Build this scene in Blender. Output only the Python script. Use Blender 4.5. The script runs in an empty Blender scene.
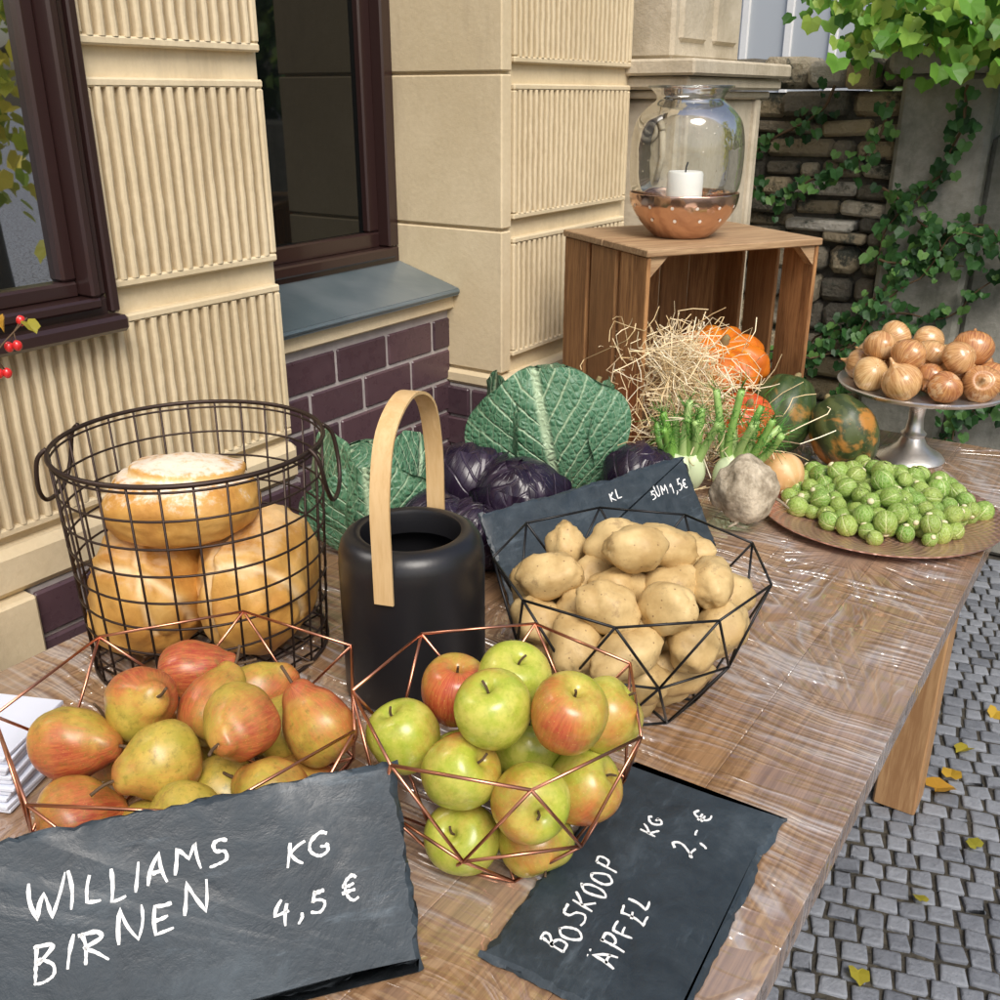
import bpy, math, random
from mathutils import Vector, Matrix, noise as mn
import bmesh
rad=math.radians
sc=bpy.context.scene
sc.view_settings.view_transform='Standard'
try: sc.view_settings.look='None'
except: pass
sc.view_settings.exposure=0
rng=random.Random(7)
TZ=0.75
# ---------------------------------------------------------------- camera
cam=bpy.data.objects.new('camera',bpy.data.cameras.new('camera'))
sc.collection.objects.link(cam)
cam.location=(0,0,1.47); cam.rotation_euler=(rad(90-22.3),0,rad(34))
cam.data.sensor_width=36; cam.data.lens=35.5; cam.data.clip_end=500; cam.data.clip_start=.02
sc.camera=cam
SR=Vector((.829,.559,0)); SF=Vector((-.559,.829,0)); UP=Vector((0,0,1))
# ---------------------------------------------------------------- nodes
class Mat:
    def __init__(s,name,col=(.5,.5,.5),rough=.5,metal=0,spec=.5,coat=0,coat_rough=.1):
        s.m=bpy.data.materials.new(name); s.m.use_nodes=True; s.nt=s.m.node_tree
        s.b=s.nt.nodes['Principled BSDF']
        s.set('Base Color',(*col,1)); s.set('Roughness',rough); s.set('Metallic',metal)
        s.set('Specular IOR Level',spec); s.set('Coat Weight',coat); s.set('Coat Roughness',coat_rough)
    def set(s,k,v):
        if hasattr(v,'is_output'): s.nt.links.new(v,s.b.inputs[k])
        else: s.b.inputs[k].default_value=v
    def n(s,t,**k):
        nd=s.nt.nodes.new(t)
        for a,b in k.items(): setattr(nd,a,b)
        return nd
    def plug(s,inp,v):
        if hasattr(v,'is_output'): s.nt.links.new(v,inp)
        else: inp.default_value=v
    def co(s,scale=(1,1,1),kind='Object',rot=(0,0,0),rand=False):
        tc=s.n('ShaderNodeTexCoord'); o=tc.outputs[kind]
        if rand:
            oi=s.n('ShaderNodeObjectInfo'); a=s.n('ShaderNodeVectorMath',operation='MULTIPLY_ADD')
            s.nt.links.new(oi.outputs['Random'],a.inputs[0]); a.inputs[1].default_value=(7,13,5); s.nt.links.new(o,a.inputs[2]); o=a.outputs[0]
        mp=s.n('ShaderNodeMapping'); s.nt.links.new(o,mp.inputs[0]); mp.inputs['Scale'].default_value=scale; mp.inputs['Rotation'].default_value=rot
        return mp.outputs[0]
    def noise(s,vec,scale=5,detail=4,rough=.55,dist=0):
        nd=s.n('ShaderNodeTexNoise'); s.plug(nd.inputs['Vector'],vec)
        nd.inputs['Scale'].default_value=scale; nd.inputs['Detail'].default_value=detail; nd.inputs['Roughness'].default_value=rough; nd.inputs['Distortion'].default_value=dist
        return nd.outputs['Fac']
    def voro(s,vec,scale=5,feature='F1'):
        nd=s.n('ShaderNodeTexVoronoi',feature=feature); s.plug(nd.inputs['Vector'],vec); nd.inputs['Scale'].default_value=scale
        return nd.outputs['Distance']
    def math(s,op,a,b=0.0,c=0.0):
        nd=s.n('ShaderNodeMath',operation=op); s.plug(nd.inputs[0],a); s.plug(nd.inputs[1],b); s.plug(nd.inputs[2],c); return nd.outputs[0]
    def ramp(s,fac,stops,interp='LINEAR'):
        nd=s.n('ShaderNodeValToRGB'); cr=nd.color_ramp; cr.interpolation=interp
        while len(cr.elements)<len(stops): cr.elements.new(.5)
        for e,(p,c) in zip(cr.elements,stops):
            e.position=p; e.color=(*c,1) if isinstance(c,tuple) else (c,c,c,1)
        s.plug(nd.inputs[0],fac); return nd.outputs[0]
    def mix(s,f,a,b,blend='MIX'):
        nd=s.n('ShaderNodeMix',data_type='RGBA',blend_type=blend)
        s.plug(nd.inputs[0],f)
        for i,v in ((6,a),(7,b)):
            if isinstance(v,tuple) and len(v)==3: v=(*v,1)
            s.plug(nd.inputs[i],v)
        return nd.outputs[2]
    def mr(s,v,a,b,c=0.0,d=1.0,smooth=True):
        nd=s.n('ShaderNodeMapRange'); 
        if smooth: nd.interpolation_type='SMOOTHSTEP'
        s.plug(nd.inputs[0],v)
        for i,q in zip((1,2,3,4),(a,b,c,d)): s.plug(nd.inputs[i],q)
        return nd.outputs[0]
    def attr(s):
        a=s.n('ShaderNodeAttribute',attribute_name='luv'); sp=s.n('ShaderNodeSeparateXYZ'); s.nt.links.new(a.outputs['Vector'],sp.inputs[0]); return sp.outputs
    def bump(s,h,strength=.5,dist=.002,to='Normal'):
        nd=s.n('ShaderNodeBump'); nd.inputs['Strength'].default_value=strength; nd.inputs['Distance'].default_value=dist
        s.plug(nd.inputs['Height'],h); s.nt.links.new(nd.outputs[0],s.b.inputs[to]); return nd
# ---------------------------------------------------------------- mesh builder
def catmull(pts,k=6,closed=False):
    P=[Vector(p) for p in pts]; n=len(P); out=[]
    rngi=range(n if closed else n-1)
    for i in rngi:
        if closed: a,b,c,d=P[(i-1)%n],P[i],P[(i+1)%n],P[(i+2)%n]
        else: a,b,c,d=P[max(i-1,0)],P[i],P[i+1],P[min(i+2,n-1)]
        for j in range(k):
            t=j/k
            out.append(.5*((2*b)+(c-a)*t+(2*a-5*b+4*c-d)*t*t+(3*b-a-3*c+d)*t**3))
    if not closed: out.append(P[-1])
    return out
class MB:
    def __init__(s): s.v=[];s.f=[];s.l=[];s.mi=[]
    def add(s,vs,fs,luv=None,rnd=0.0,mi=0):
        o=len(s.v); s.v+= [tuple(p) for p in vs]
        s.l+= luv if luv else [(0,0,rnd)]*len(vs)
        for f in fs: s.f.append([i+o for i in f]); s.mi.append(mi)
    def tube(s,pts,r,n=6,closed=False,rnd=0.0,mi=0,cap=True):
        P=[Vector(p) for p in pts]; m=len(P); vs=[];fs=[]
        nrm=None
        for i in range(m):
            if closed: t=(P[(i+1)%m]-P[(i-1)%m])
            else: t=P[min(i+1,m-1)]-P[max(i-1,0)]
            if t.length<1e-9: t=Vector((0,0,1))
            t.normalize()
            if nrm is None:
                nrm=t.orthogonal().normalized()
            else:
                nrm=nrm-t*nrm.dot(t)
                if nrm.length<1e-6: nrm=t.orthogonal()
                nrm.normalize()
            bn=t.cross(nrm)
            rr=r(i/(m-1)) if callable(r) else r
            for k in range(n):
                a=2*math.pi*k/n
                vs.append(P[i]+(nrm*math.cos(a)+bn*math.sin(a))*rr)
        for i in range(m if closed else m-1):
            j=(i+1)%m
            for k in range(n):
                k2=(k+1)%n; fs.append([i*n+k,i*n+k2,j*n+k2,j*n+k])
        if cap and not closed:
            fs.append(list(range(n))[::-1]); fs.append([(m-1)*n+k for k in range(n)])
        s.add(vs,fs,None,rnd,mi)
    def lathe(s,prof,seg=32,c=(0,0,0),mod=None,rnd=0.0,mi=0):
        c=Vector(c); vs=[];fs=[];rows=[]
        for (r,z) in prof:
            if abs(r)<1e-6: rows.append([len(vs)]); vs.append(c+Vector((0,0,z)))
            else:
                row=[]
                for k in range(seg):
                    a=2*math.pi*k/seg; rr,zz=(r,z) if mod is None else mod(r,z,a)
                    row.append(len(vs)); vs.append(c+Vector((rr*math.cos(a),rr*math.sin(a),zz)))
                rows.append(row)
        for a,b in zip(rows,rows[1:]):
            if len(a)==1 and len(b)==1: continue
            for k in range(seg):
                k2=(k+1)%seg
                if len(a)==1: fs.append([a[0],b[k2],b[k]])
                elif len(b)==1: fs.append([a[k],a[k2],b[0]])
                else: fs.append([a[k],a[k2],b[k2],b[k]])
        s.add(vs,fs,None,rnd,mi)
    def box(s,lo,hi,b=.002,rnd=0.0,mi=0,M=None):
        lo=Vector(lo);hi=Vector(hi);c=(lo+hi)/2;h=(hi-lo)/2; b=min(b,h.x*.45,h.y*.45,h.z*.45)
        vs=[];ix={}
        for sx in(-1,1):
            for sy in(-1,1):
                for sz in(-1,1):
                    for ax in range(3):
                        q=[sx*(h.x-(b if ax!=0 else 0)),sy*(h.y-(b if ax!=1 else 0)),sz*(h.z-(b if ax!=2 else 0))]
                        ix[(sx,sy,sz,ax)]=len(vs); p=c+Vector(q); vs.append(M@p if M else p)
        fs=[]
        for ax in range(3):
            for sg in(-1,1):
                o=[a for a in range(3) if a!=ax]; q=[]
                for (p1,p2) in((-1,-1),(1,-1),(1,1),(-1,1)):
                    k=[0,0,0];k[ax]=sg;k[o[0]]=p1;k[o[1]]=p2; q.append(ix[(*k,ax)])
                fs.append(q)
        for a1 in range(3):
            for a2 in range(a1+1,3):
                a3=3-a1-a2
                for s1 in(-1,1):
                    for s2 in(-1,1):
                        k=[0,0,0];k[a1]=s1;k[a2]=s2
                        kp=k[:];kp[a3]=1;km=k[:];km[a3]=-1
                        fs.append([ix[(*km,a1)],ix[(*kp,a1)],ix[(*kp,a2)],ix[(*km,a2)]])
        for sx in(-1,1):
            for sy in(-1,1):
                for sz in(-1,1): fs.append([ix[(sx,sy,sz,0)],ix[(sx,sy,sz,1)],ix[(sx,sy,sz,2)]])
        s.add(vs,fs,None,rnd,mi)
    def blob(s,R,c=(0,0,0),amp=.05,scale=1.5,seed=0,nu=28,nv=18,fn=None,rnd=0.0,mi=0):
        R=Vector(R);c=Vector(c); vs=[];fs=[]
        for j in range(nv+1):
            th=math.pi*j/nv
            for i in range(nu):
                if j in(0,nv) and i>0: continue
                a=2*math.pi*i/nu
                d=Vector((math.sin(th)*math.cos(a),math.sin(th)*math.sin(a),math.cos(th)))
                k=1+amp*mn.noise(d*scale+Vector((seed*3.1,seed*1.7,seed)))+amp*.35*mn.noise(d*scale*3+Vector((seed,seed*2,0)))
                if fn: k*=fn(d)
                vs.append(c+Vector((d.x*R.x,d.y*R.y,d.z*R.z))*k)
        def id(j,i):
            if j==0: return 0
            if j==nv: return len(vs)-1
            return 1+(j-1)*nu+i%nu
        for j in range(nv):
            for i in range(nu):
                q=[id(j,i),id(j+1,i),id(j+1,i+1),id(j,i+1)]
                w=[]
                for x in q:
                    if x not in w: w.append(x)
                fs.append(w)
        s.add(vs,fs,None,rnd,mi)
    def grid(s,fn,nu,nv,mi=0,rnd=0.0):
        vs=[];l=[];fs=[]
        for j in range(nv+1):
            for i in range(nu+1):
                u=-1+2*i/nu; v=j/nv; vs.append(fn(u,v)); l.append((u,v,rnd))
        for j in range(nv):
            for i in range(nu):
                a=j*(nu+1)+i; fs.append([a,a+1,a+nu+2,a+nu+1])
        s.add(vs,fs,l,rnd,mi)
    def mesh(s,name,mats,smooth=True,recalc=True,sharp=None):
        me=bpy.data.meshes.new(name); me.from_pydata(s.v,[],s.f)
        if recalc:
            bm=bmesh.new(); bm.from_mesh(me); bmesh.ops.recalc_face_normals(bm,faces=bm.faces); bm.to_mesh(me); bm.free()
        at=me.attributes.new('luv','FLOAT_VECTOR','POINT'); 
        at.data.foreach_set('vector',[x for l in s.l for x in l])
        if not isinstance(mats,(list,tuple)): mats=[mats]
        for m in mats: me.materials.append(m.m)
        me.polygons.foreach_set('material_index',s.mi)
        me.polygons.foreach_set('use_smooth',[smooth]*len(s.f))
        if smooth and sharp:
            try: me.set_sharp_from_angle(angle=rad(sharp))
            except Exception: pass
        me.update(); return me
def place(name,me,parent=None,loc=None,rot=None,scale=None,label=None,cat=None,group=None,kind=None,mat4=None):
    o=bpy.data.objects.new(name,me); sc.collection.objects.link(o)
    if parent: o.parent=parent
    if mat4 is not None: o.matrix_world=mat4
    if loc is not None: o.location=loc
    if rot is not None:
        if hasattr(rot,'w'): o.rotation_mode='QUATERNION'; o.rotation_quaternion=rot
        else: o.rotation_euler=rot
    if scale is not None: o.scale=(scale,)*3 if not hasattr(scale,'__len__') else scale
    if label: o['label']=label
    if cat: o['category']=cat
    if group: o['group']=group
    if kind: o['kind']=kind
    return o
# ---------------------------------------------------------------- materials
def stone_like(name,c1,c2,scale,rough=.85,b=.4,bd=.002,fine=60,groove_shade=None,stain=None):
    m=Mat(name,c1,rough,spec=.3); co=m.co()
    n=m.noise(co,scale,6,.65); n2=m.noise(co,fine,4,.7)
    c=m.mix(m.mr(m.math('MULTIPLY_ADD',n2,.3,m.math('MULTIPLY',n,.8)),.3,.75),c1,c2)
    if stain: c=m.mix(m.mr(m.noise(m.co((3,3,.6)),4,6,.7),.5,.75,0,.55),c,stain)
    if groove_shade: c=m.mix(m.math('MULTIPLY',m.attr()[2],.8),c,groove_shade)  # shade of the flute grooves painted into the plaster colour
    m.set('Base Color',c)
    m.bump(m.math('ADD',n2,n),b,bd); return m
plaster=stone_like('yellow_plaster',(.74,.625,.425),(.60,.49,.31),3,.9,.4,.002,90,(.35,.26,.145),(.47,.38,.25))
sandst=stone_like('sandstone',(.62,.55,.43),(.42,.36,.26),5,.9,.6,.004,60,None,(.26,.23,.18))
render=stone_like('weathered_render',(.36,.35,.31),(.16,.16,.13),4,.95,.7,.006,40,None,(.07,.08,.055))
mortar=stone_like('mortar',(.46,.42,.40),(.32,.29,.28),12,.9,.5,.002)
brick=Mat('glazed_purple_brick',(.1,.05,.05),.3)
r_=brick.attr()[2]; nn=brick.noise(brick.co(),40,4)
brick.set('Base Color',brick.mix(brick.math('MULTIPLY_ADD',nn,.5,brick.math('MULTIPLY',r_,.6)),(.042,.025,.033),(.105,.058,.068)))
brick.set('Roughness',brick.mr(nn,.3,.7,.22,.45)); brick.bump(nn,.25,.002)
frame=Mat('dark_brown_frame',(.03,.014,.013),.28,coat=.4); frame.bump(frame.noise(frame.co((20,20,2)),6),.2,.001)
pane=Mat('window_pane',(.004,.005,.005),.03,spec=.5); pane.bump(pane.noise(pane.co(),3,1),.05,.01)
pane2=Mat('reflecting_window_pane',(.008,.01,.01),.015,spec=1.0); pane2.set('IOR',3.2); pane2.bump(pane2.noise(pane2.co(),3,1),.04,.01)
lead=Mat('zinc_sill',(.12,.17,.2),.32,metal=.35); lead.bump(lead.noise(lead.co(),25),.3,.002)
lead.set('Base Color',lead.mix(lead.mr(lead.noise(lead.co(),5,3,.5),.3,.7),(.11,.15,.17),(.20,.24,.26)))
whitewall=stone_like('white_plaster',(.78,.78,.77),(.68,.68,.66),2)
# wood
def wood(name,c1,c2,ax=(18,1,18),sc_=4,rough=.55,b=.3,coat=0,var=.45):
    m=Mat(name,c1,rough,spec=.35,coat=coat)
    r=m.attr()[2]
    tc=m.n('ShaderNodeTexCoord'); va=m.n('ShaderNodeVectorMath',operation='MULTIPLY_ADD')
    m.plug(va.inputs[0],r); va.inputs[1].default_value=(9,17,5); m.nt.links.new(tc.outputs['Object'],va.inputs[2])
    mp=m.n('ShaderNodeMapping'); m.nt.links.new(va.outputs[0],mp.inputs[0]); mp.inputs['Scale'].default_value=ax
    g=m.noise(mp.outputs[0],sc_,6,.6,1.2); g2=m.noise(mp.outputs[0],sc_*6,3,.6)
    f=m.math('ADD',m.math('MULTIPLY',g,.7),m.math('MULTIPLY',g2,.3))
    col=m.mix(m.mr(f,.35,.65),c2,c1)
    col=m.mix(m.math('MULTIPLY',r,var),col,tuple(x*.45 for x in c1))
    m.set('Base Color',col); m.bump(f,b,.0015); return m
tablewood=wood('table_wood',(.40,.235,.122),(.20,.105,.048),(22,.7,22),3.2,.42,.3,0,.2)
legwood=wood('leg_wood',(.48,.29,.14),(.32,.17,.075),(14,14,1),4,.5)
cratewood=wood('crate_wood',(.50,.26,.105),(.20,.09,.035),(16,16,1.2),4,.65,.5,0,.75)
cratetop=wood('crate_board_wood',(.50,.34,.19),(.28,.165,.085),(1.2,16,16),4,.65,.5)
lightwood=wood('bent_light_wood',(.68,.48,.25),(.58,.38,.17),(20,20,2),3,.4,.1)
# clear film over the table: glossy crinkled coat with straight radiating creases
m=tablewood
cf0=m.co((1,1,1)); nzc=m.n('ShaderNodeTexNoise'); m.nt.links.new(cf0,nzc.inputs['Vector']); nzc.inputs['Scale'].default_value=5
wv=m.n('ShaderNodeVectorMath',operation='MULTIPLY_ADD'); m.nt.links.new(nzc.outputs['Color'],wv.inputs[0]); wv.inputs[1].default_value=(.05,.05,0); m.nt.links.new(cf0,wv.inputs[2]); cf=wv.outputs[0]
def ridge(a,k,pw):
    return m.math('POWER',m.math('SUBTRACT',1,m.math('MINIMUM',m.math('ABSOLUTE',m.math('MULTIPLY_ADD',a,k,-k/2)),1)),pw)
def star(scale,k,seed):
    mp=m.n('ShaderNodeMapping'); m.nt.links.new(cf,mp.inputs[0]); mp.inputs['Location'].default_value=(seed,seed*1.7,0)
    vz=m.n('ShaderNodeTexVoronoi',voronoi_dimensions='2D'); m.nt.links.new(mp.outputs[0],vz.inputs['Vector']); vz.inputs['Scale'].default_value=scale
    sb=m.n('ShaderNodeVectorMath',operation='SUBTRACT'); m.nt.links.new(mp.outputs[0],sb.inputs[0]); m.nt.links.new(vz.outputs['Position'],sb.inputs[1])
    sp=m.n('ShaderNodeSeparateXYZ'); m.nt.links.new(sb.outputs[0],sp.inputs[0]); an=m.math('ARCTAN2',sp.outputs[1],sp.outputs[0])
    cv=m.n('ShaderNodeCombineXYZ'); m.plug(cv.inputs[0],m.math('MULTIPLY',an,k)); m.plug(cv.inputs[1],m.math('MULTIPLY',vz.outputs['Distance'],2.0)); sc2=m.n('ShaderNodeSeparateColor'); m.nt.links.new(vz.outputs['Color'],sc2.inputs[0]); m.plug(cv.inputs[2],m.math('MULTIPLY',sc2.outputs[0],30))
    return m.math('MULTIPLY',ridge(m.noise(cv.outputs[0],1,2,.5),9,1.4),m.mr(vz.outputs['Distance'],.08,.36))
def streak(rotz,sy,scale,seed):
    mp=m.n('ShaderNodeMapping'); m.nt.links.new(cf,mp.inputs[0]); mp.inputs['Rotation'].default_value=(0,0,rotz); mp.inputs['Scale'].default_value=(.8,sy,1); mp.inputs['Location'].default_value=(seed,0,seed)
    return ridge(m.noise(mp.outputs[0],scale,2,.5),11,1.4)
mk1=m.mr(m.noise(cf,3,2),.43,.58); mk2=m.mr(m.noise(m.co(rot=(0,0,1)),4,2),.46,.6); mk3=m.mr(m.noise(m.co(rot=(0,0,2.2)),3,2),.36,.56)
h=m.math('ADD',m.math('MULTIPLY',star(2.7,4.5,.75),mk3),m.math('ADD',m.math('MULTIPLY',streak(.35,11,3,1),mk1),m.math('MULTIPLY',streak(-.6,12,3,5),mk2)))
m.set('Coat Weight',1.0); m.set('Coat Roughness',.06); m.set('Coat IOR',2.35)
m.bump(m.math('ADD',h,m.math('MULTIPLY',m.noise(cf,5,3),2.8)),.72,.010,'Coat Normal')
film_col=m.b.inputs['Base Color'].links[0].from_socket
painted_sheen=m.mr(m.noise(cf,2.2,4,.6),.42,.64,0,.15)
fk=m.math('MINIMUM',m.math('ADD',painted_sheen,m.mr(h,.3,1.3,0,.32)),.5)
m.set('Base Color',m.mix(fk,film_col,(.70,.71,.74)))  # whitish sheen patches and crease highlights painted into the table colour
# metals
darkwire=Mat('dark_brown_wire',(.045,.028,.022),.45,metal=.6)
blackwire=Mat('black_wire',(.012,.012,.013),.4,metal=.3)
copperwire=Mat('copper_wire',(.62,.28,.18),.28,metal=1)
copper=Mat('copper',(.55,.24,.12),.22,metal=1); copper.bump(copper.voro(copper.co(),60),.35,.003)
copper.set('Base Color',copper.mix(copper.noise(copper.co(),14),(.58,.36,.26),(.86,.60,.46)))
platterm=Mat('hammered_copper_platter',(.5,.26,.17),.28,metal=.75); cc=platterm.co()
psp=platterm.n('ShaderNodeSeparateXYZ'); platterm.nt.links.new(cc,psp.inputs[0]); prr=platterm.math('SQRT',platterm.math('ADD',platterm.math('MULTIPLY',psp.outputs[0],psp.outputs[0]),platterm.math('MULTIPLY',psp.outputs[1],psp.outputs[1])))
pan=platterm.math('ARCTAN2',psp.outputs[1],psp.outputs[0]); patt=platterm.math('MULTIPLY',platterm.math('SINE',platterm.math('MULTIPLY',pan,64)),platterm.math('SINE',platterm.math('MULTIPLY',prr,420)))
platterm.set('Base Color',platterm.mix(platterm.math('MULTIPLY_ADD',patt,.25,platterm.noise(cc,11)),(.48,.25,.19),(.86,.56,.47)))
platterm.bump(platterm.math('ADD',patt,platterm.voro(cc,85)),.4,.002)
alu=Mat('brushed_aluminium',(.72,.71,.69),.32,metal=.9); alu.bump(alu.noise(alu.co(),30),.25,.004)
alu.set('Roughness',alu.mr(alu.noise(alu.co(),12),.3,.7,.25,.45))
hole_light=Mat('painted_hole_light',(.85,.78,.68),.4)  # pale discs painted as light showing through the bowl's perforations
blackm=Mat('matt_black_metal',(.012,.012,.014),.34,spec=.5); blackm.bump(blackm.noise(blackm.co(),220,2),.1,.001)
wax=Mat('white_wax',(.85,.83,.78),.5)
wick=Mat('black_wick',(.02,.02,.02),.9)
def thin_glass(name,tint=(.95,.97,.96)):
    m=Mat(name); nt=m.nt; out=nt.nodes['Material Output']; tr=m.n('ShaderNodeBsdfTransparent'); tr.inputs[0].default_value=(*tint,1)
    gl=m.n('ShaderNodeBsdfGlossy'); gl.inputs['Roughness'].default_value=.04
    bp=m.n('ShaderNodeBump'); bp.inputs['Strength'].default_value=.3; bp.inputs['Distance'].default_value=.01; m.plug(bp.inputs['Height'],m.math('ADD',m.noise(m.co(),14,2),m.mr(m.voro(m.co(),70),.05,.15,.3,0)))
    nt.links.new(bp.outputs[0],gl.inputs['Normal'])
    lw=m.n('ShaderNodeLayerWeight'); lw.inputs[0].default_value=.35; nt.links.new(bp.outputs[0],lw.inputs['Normal'])
    mx=m.n('ShaderNodeMixShader'); nt.links.new(m.mr(lw.outputs['Fresnel'],0,1,.05,.75,False),mx.inputs[0]); nt.links.new(tr.outputs[0],mx.inputs[1]); nt.links.new(gl.outputs[0],mx.inputs[2])
    nt.links.new(mx.outputs[0],out.inputs[0]); return m
glass=thin_glass('seeded_glass')
# slate, chalk
slate=Mat('slate',(.035,.042,.048),.5,spec=.5); c0=slate.co()
n1=slate.noise(c0,6,7,.7,.6); n2=slate.noise(c0,38,5,.7,.4)
f=slate.math('ADD',slate.math('MULTIPLY',n1,.7),slate.math('MULTIPLY',n2,.3))
base=slate.ramp(f,[(.3,(.013,.020,.027)),(.52,(.029,.042,.054)),(.66,(.06,.08,.097)),(.8,(.13,.16,.19))])
sm=slate.noise(slate.co((1,5,1),rot=(0,0,.5)),7,6,.75)
slate.set('Base Color',slate.mix(slate.mr(sm,.54,.8,0,.38),base,(.25,.32,.38)))
slate.set('Roughness',slate.mr(n2,.3,.7,.35,.6)); slate.bump(slate.math('ADD',slate.math('MULTIPLY',n1,1.4),slate.math('MULTIPLY',n2,.7)),.5,.003)
chalk=Mat('chalk',(.85,.86,.85),.9); chn=chalk.noise(chalk.co(),260,3,.7); chalk.set('Base Color',chalk.mix(chalk.mr(chn,.56,.7,0,.45),(.86,.87,.86),(.3,.33,.36)))
# fruit
def blush_mat(name,g1,g2,r1,r2,spec_scale,dot,rough,R,russet,mott,streaky,soft=.7):
    m=Mat(name,g1,rough,spec=.5,coat=.12,coat_rough=.25); tc=m.co(rand=True); raw=m.co()
    oi=m.n('ShaderNodeObjectInfo'); sc_=m.n('ShaderNodeSeparateColor'); m.nt.links.new(oi.outputs['Color'],sc_.inputs[0])
    sp=m.n('ShaderNodeSeparateXYZ'); m.nt.links.new(raw,sp.inputs[0])
    big=m.noise(tc,24,4,.65)
    side=m.math('MULTIPLY_ADD',sp.outputs[0],.42/R,.5)
    stv=m.n('ShaderNodeCombineXYZ'); ang=m.math('ARCTAN2',sp.outputs[1],sp.outputs[0]); m.plug(stv.inputs[0],m.math('MULTIPLY',ang,9)); m.plug(stv.inputs[1],m.math('MULTIPLY',sp.outputs[2],30)); m.plug(stv.inputs[2],m.math('MULTIPLY',oi.outputs['Random'],9))
    st=m.noise(stv.outputs[0],1.6,4,.75)
    t=m.math('ADD',m.math('ADD',side,m.math('MULTIPLY_ADD',big,1.3,-.65)),m.math('MULTIPLY_ADD',st,streaky,-streaky/2))
    t=m.math('ADD',t,m.math('MULTIPLY_ADD',sc_.outputs[0],1.25,-.9))
    green=m.mix(m.mr(m.noise(tc,34,4,.7),.35,.65),g1,g2); red=m.mix(m.mr(st,.35,.65),r1,r2)
    col=m.mix(m.mr(t,.05,.05+soft+.1),green,red)
    fz=m.noise(tc,150,4,.75); col=m.mix(m.mr(fz,.5,.72,0,mott),col,tuple(x*.5 for x in g1))
    rs_=m.noise(tc,38,5,.75); col=m.mix(m.mr(rs_,.56,.70,0,russet),col,(.22,.12,.035))
    sx=m.voro(tc,spec_scale); col=m.mix(m.mr(sx,.08,.16,dot,0),col,tuple(min(1,x*1.1+.05) for x in g2))
    m.set('Base Color',col); m.bump(m.noise(tc,90,3),.15,.001); return m
applem=blush_mat('apple_skin',(.36,.43,.045),(.55,.53,.10),(.42,.055,.03),(.54,.15,.05),210,.3,.27,.037,.2,.35,.5,.9)
pearm=blush_mat('pear_skin',(.38,.32,.045),(.55,.38,.07),(.34,.045,.027),(.52,.16,.05),300,.45,.38,.036,.6,.65,.9)
stemm=Mat('stem',(.10,.06,.03),.8)
potm=Mat('potato_skin',(.62,.45,.2),.5,spec=.35); tc=potm.co(rand=True)
c=potm.mix(potm.mr(potm.noise(tc,18,5,.65),.3,.7),(.44,.29,.115),(.66,.49,.235)); c=potm.mix(potm.mr(potm.voro(tc,95),.06,.15,.85,0),c,(.20,.11,.05))
c=potm.mix(potm.mr(potm.noise(tc,45,5,.75),.54,.70,0,.6),c,(.27,.17,.08))
potm.set('Base Color',c); potm.bump(potm.noise(tc,60,5),.4,.003)
onm=Mat('onion_skin',(.6,.3,.12),.22,coat=.4); tc=onm.co(); sp=onm.n('ShaderNodeSeparateXYZ'); onm.nt.links.new(tc,sp.inputs[0]); oi=onm.n('ShaderNodeObjectInfo')
cv=onm.n('ShaderNodeCombineXYZ'); onm.plug(cv.inputs[0],onm.math('MULTIPLY',onm.math('ARCTAN2',sp.outputs[1],sp.outputs[0]),6)); onm.plug(cv.inputs[1],onm.math('MULTIPLY',sp.outputs[2],18)); onm.plug(cv.inputs[2],onm.math('MULTIPLY',oi.outputs['Random'],20))
s1=onm.noise(cv.outputs[0],2.0,4,.7)
cdk=onm.mix(onm.mr(s1,.33,.66),(.30,.10,.04),(.60,.30,.11)); clt=onm.mix(onm.mr(s1,.33,.66),(.52,.28,.10),(.76,.54,.27))
rr_on=onm.math('FRACT',onm.math('MULTIPLY',oi.outputs['Random'],7.3)); c=onm.mix(onm.mr(rr_on,.1,.9),cdk,clt)
c=onm.mix(onm.mr(onm.noise(onm.co(rand=True),26,4,.65),.56,.62,0,.4),c,(.80,.62,.38))
onm.set('Base Color',c); onm.bump(s1,.25,.0015)
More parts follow.
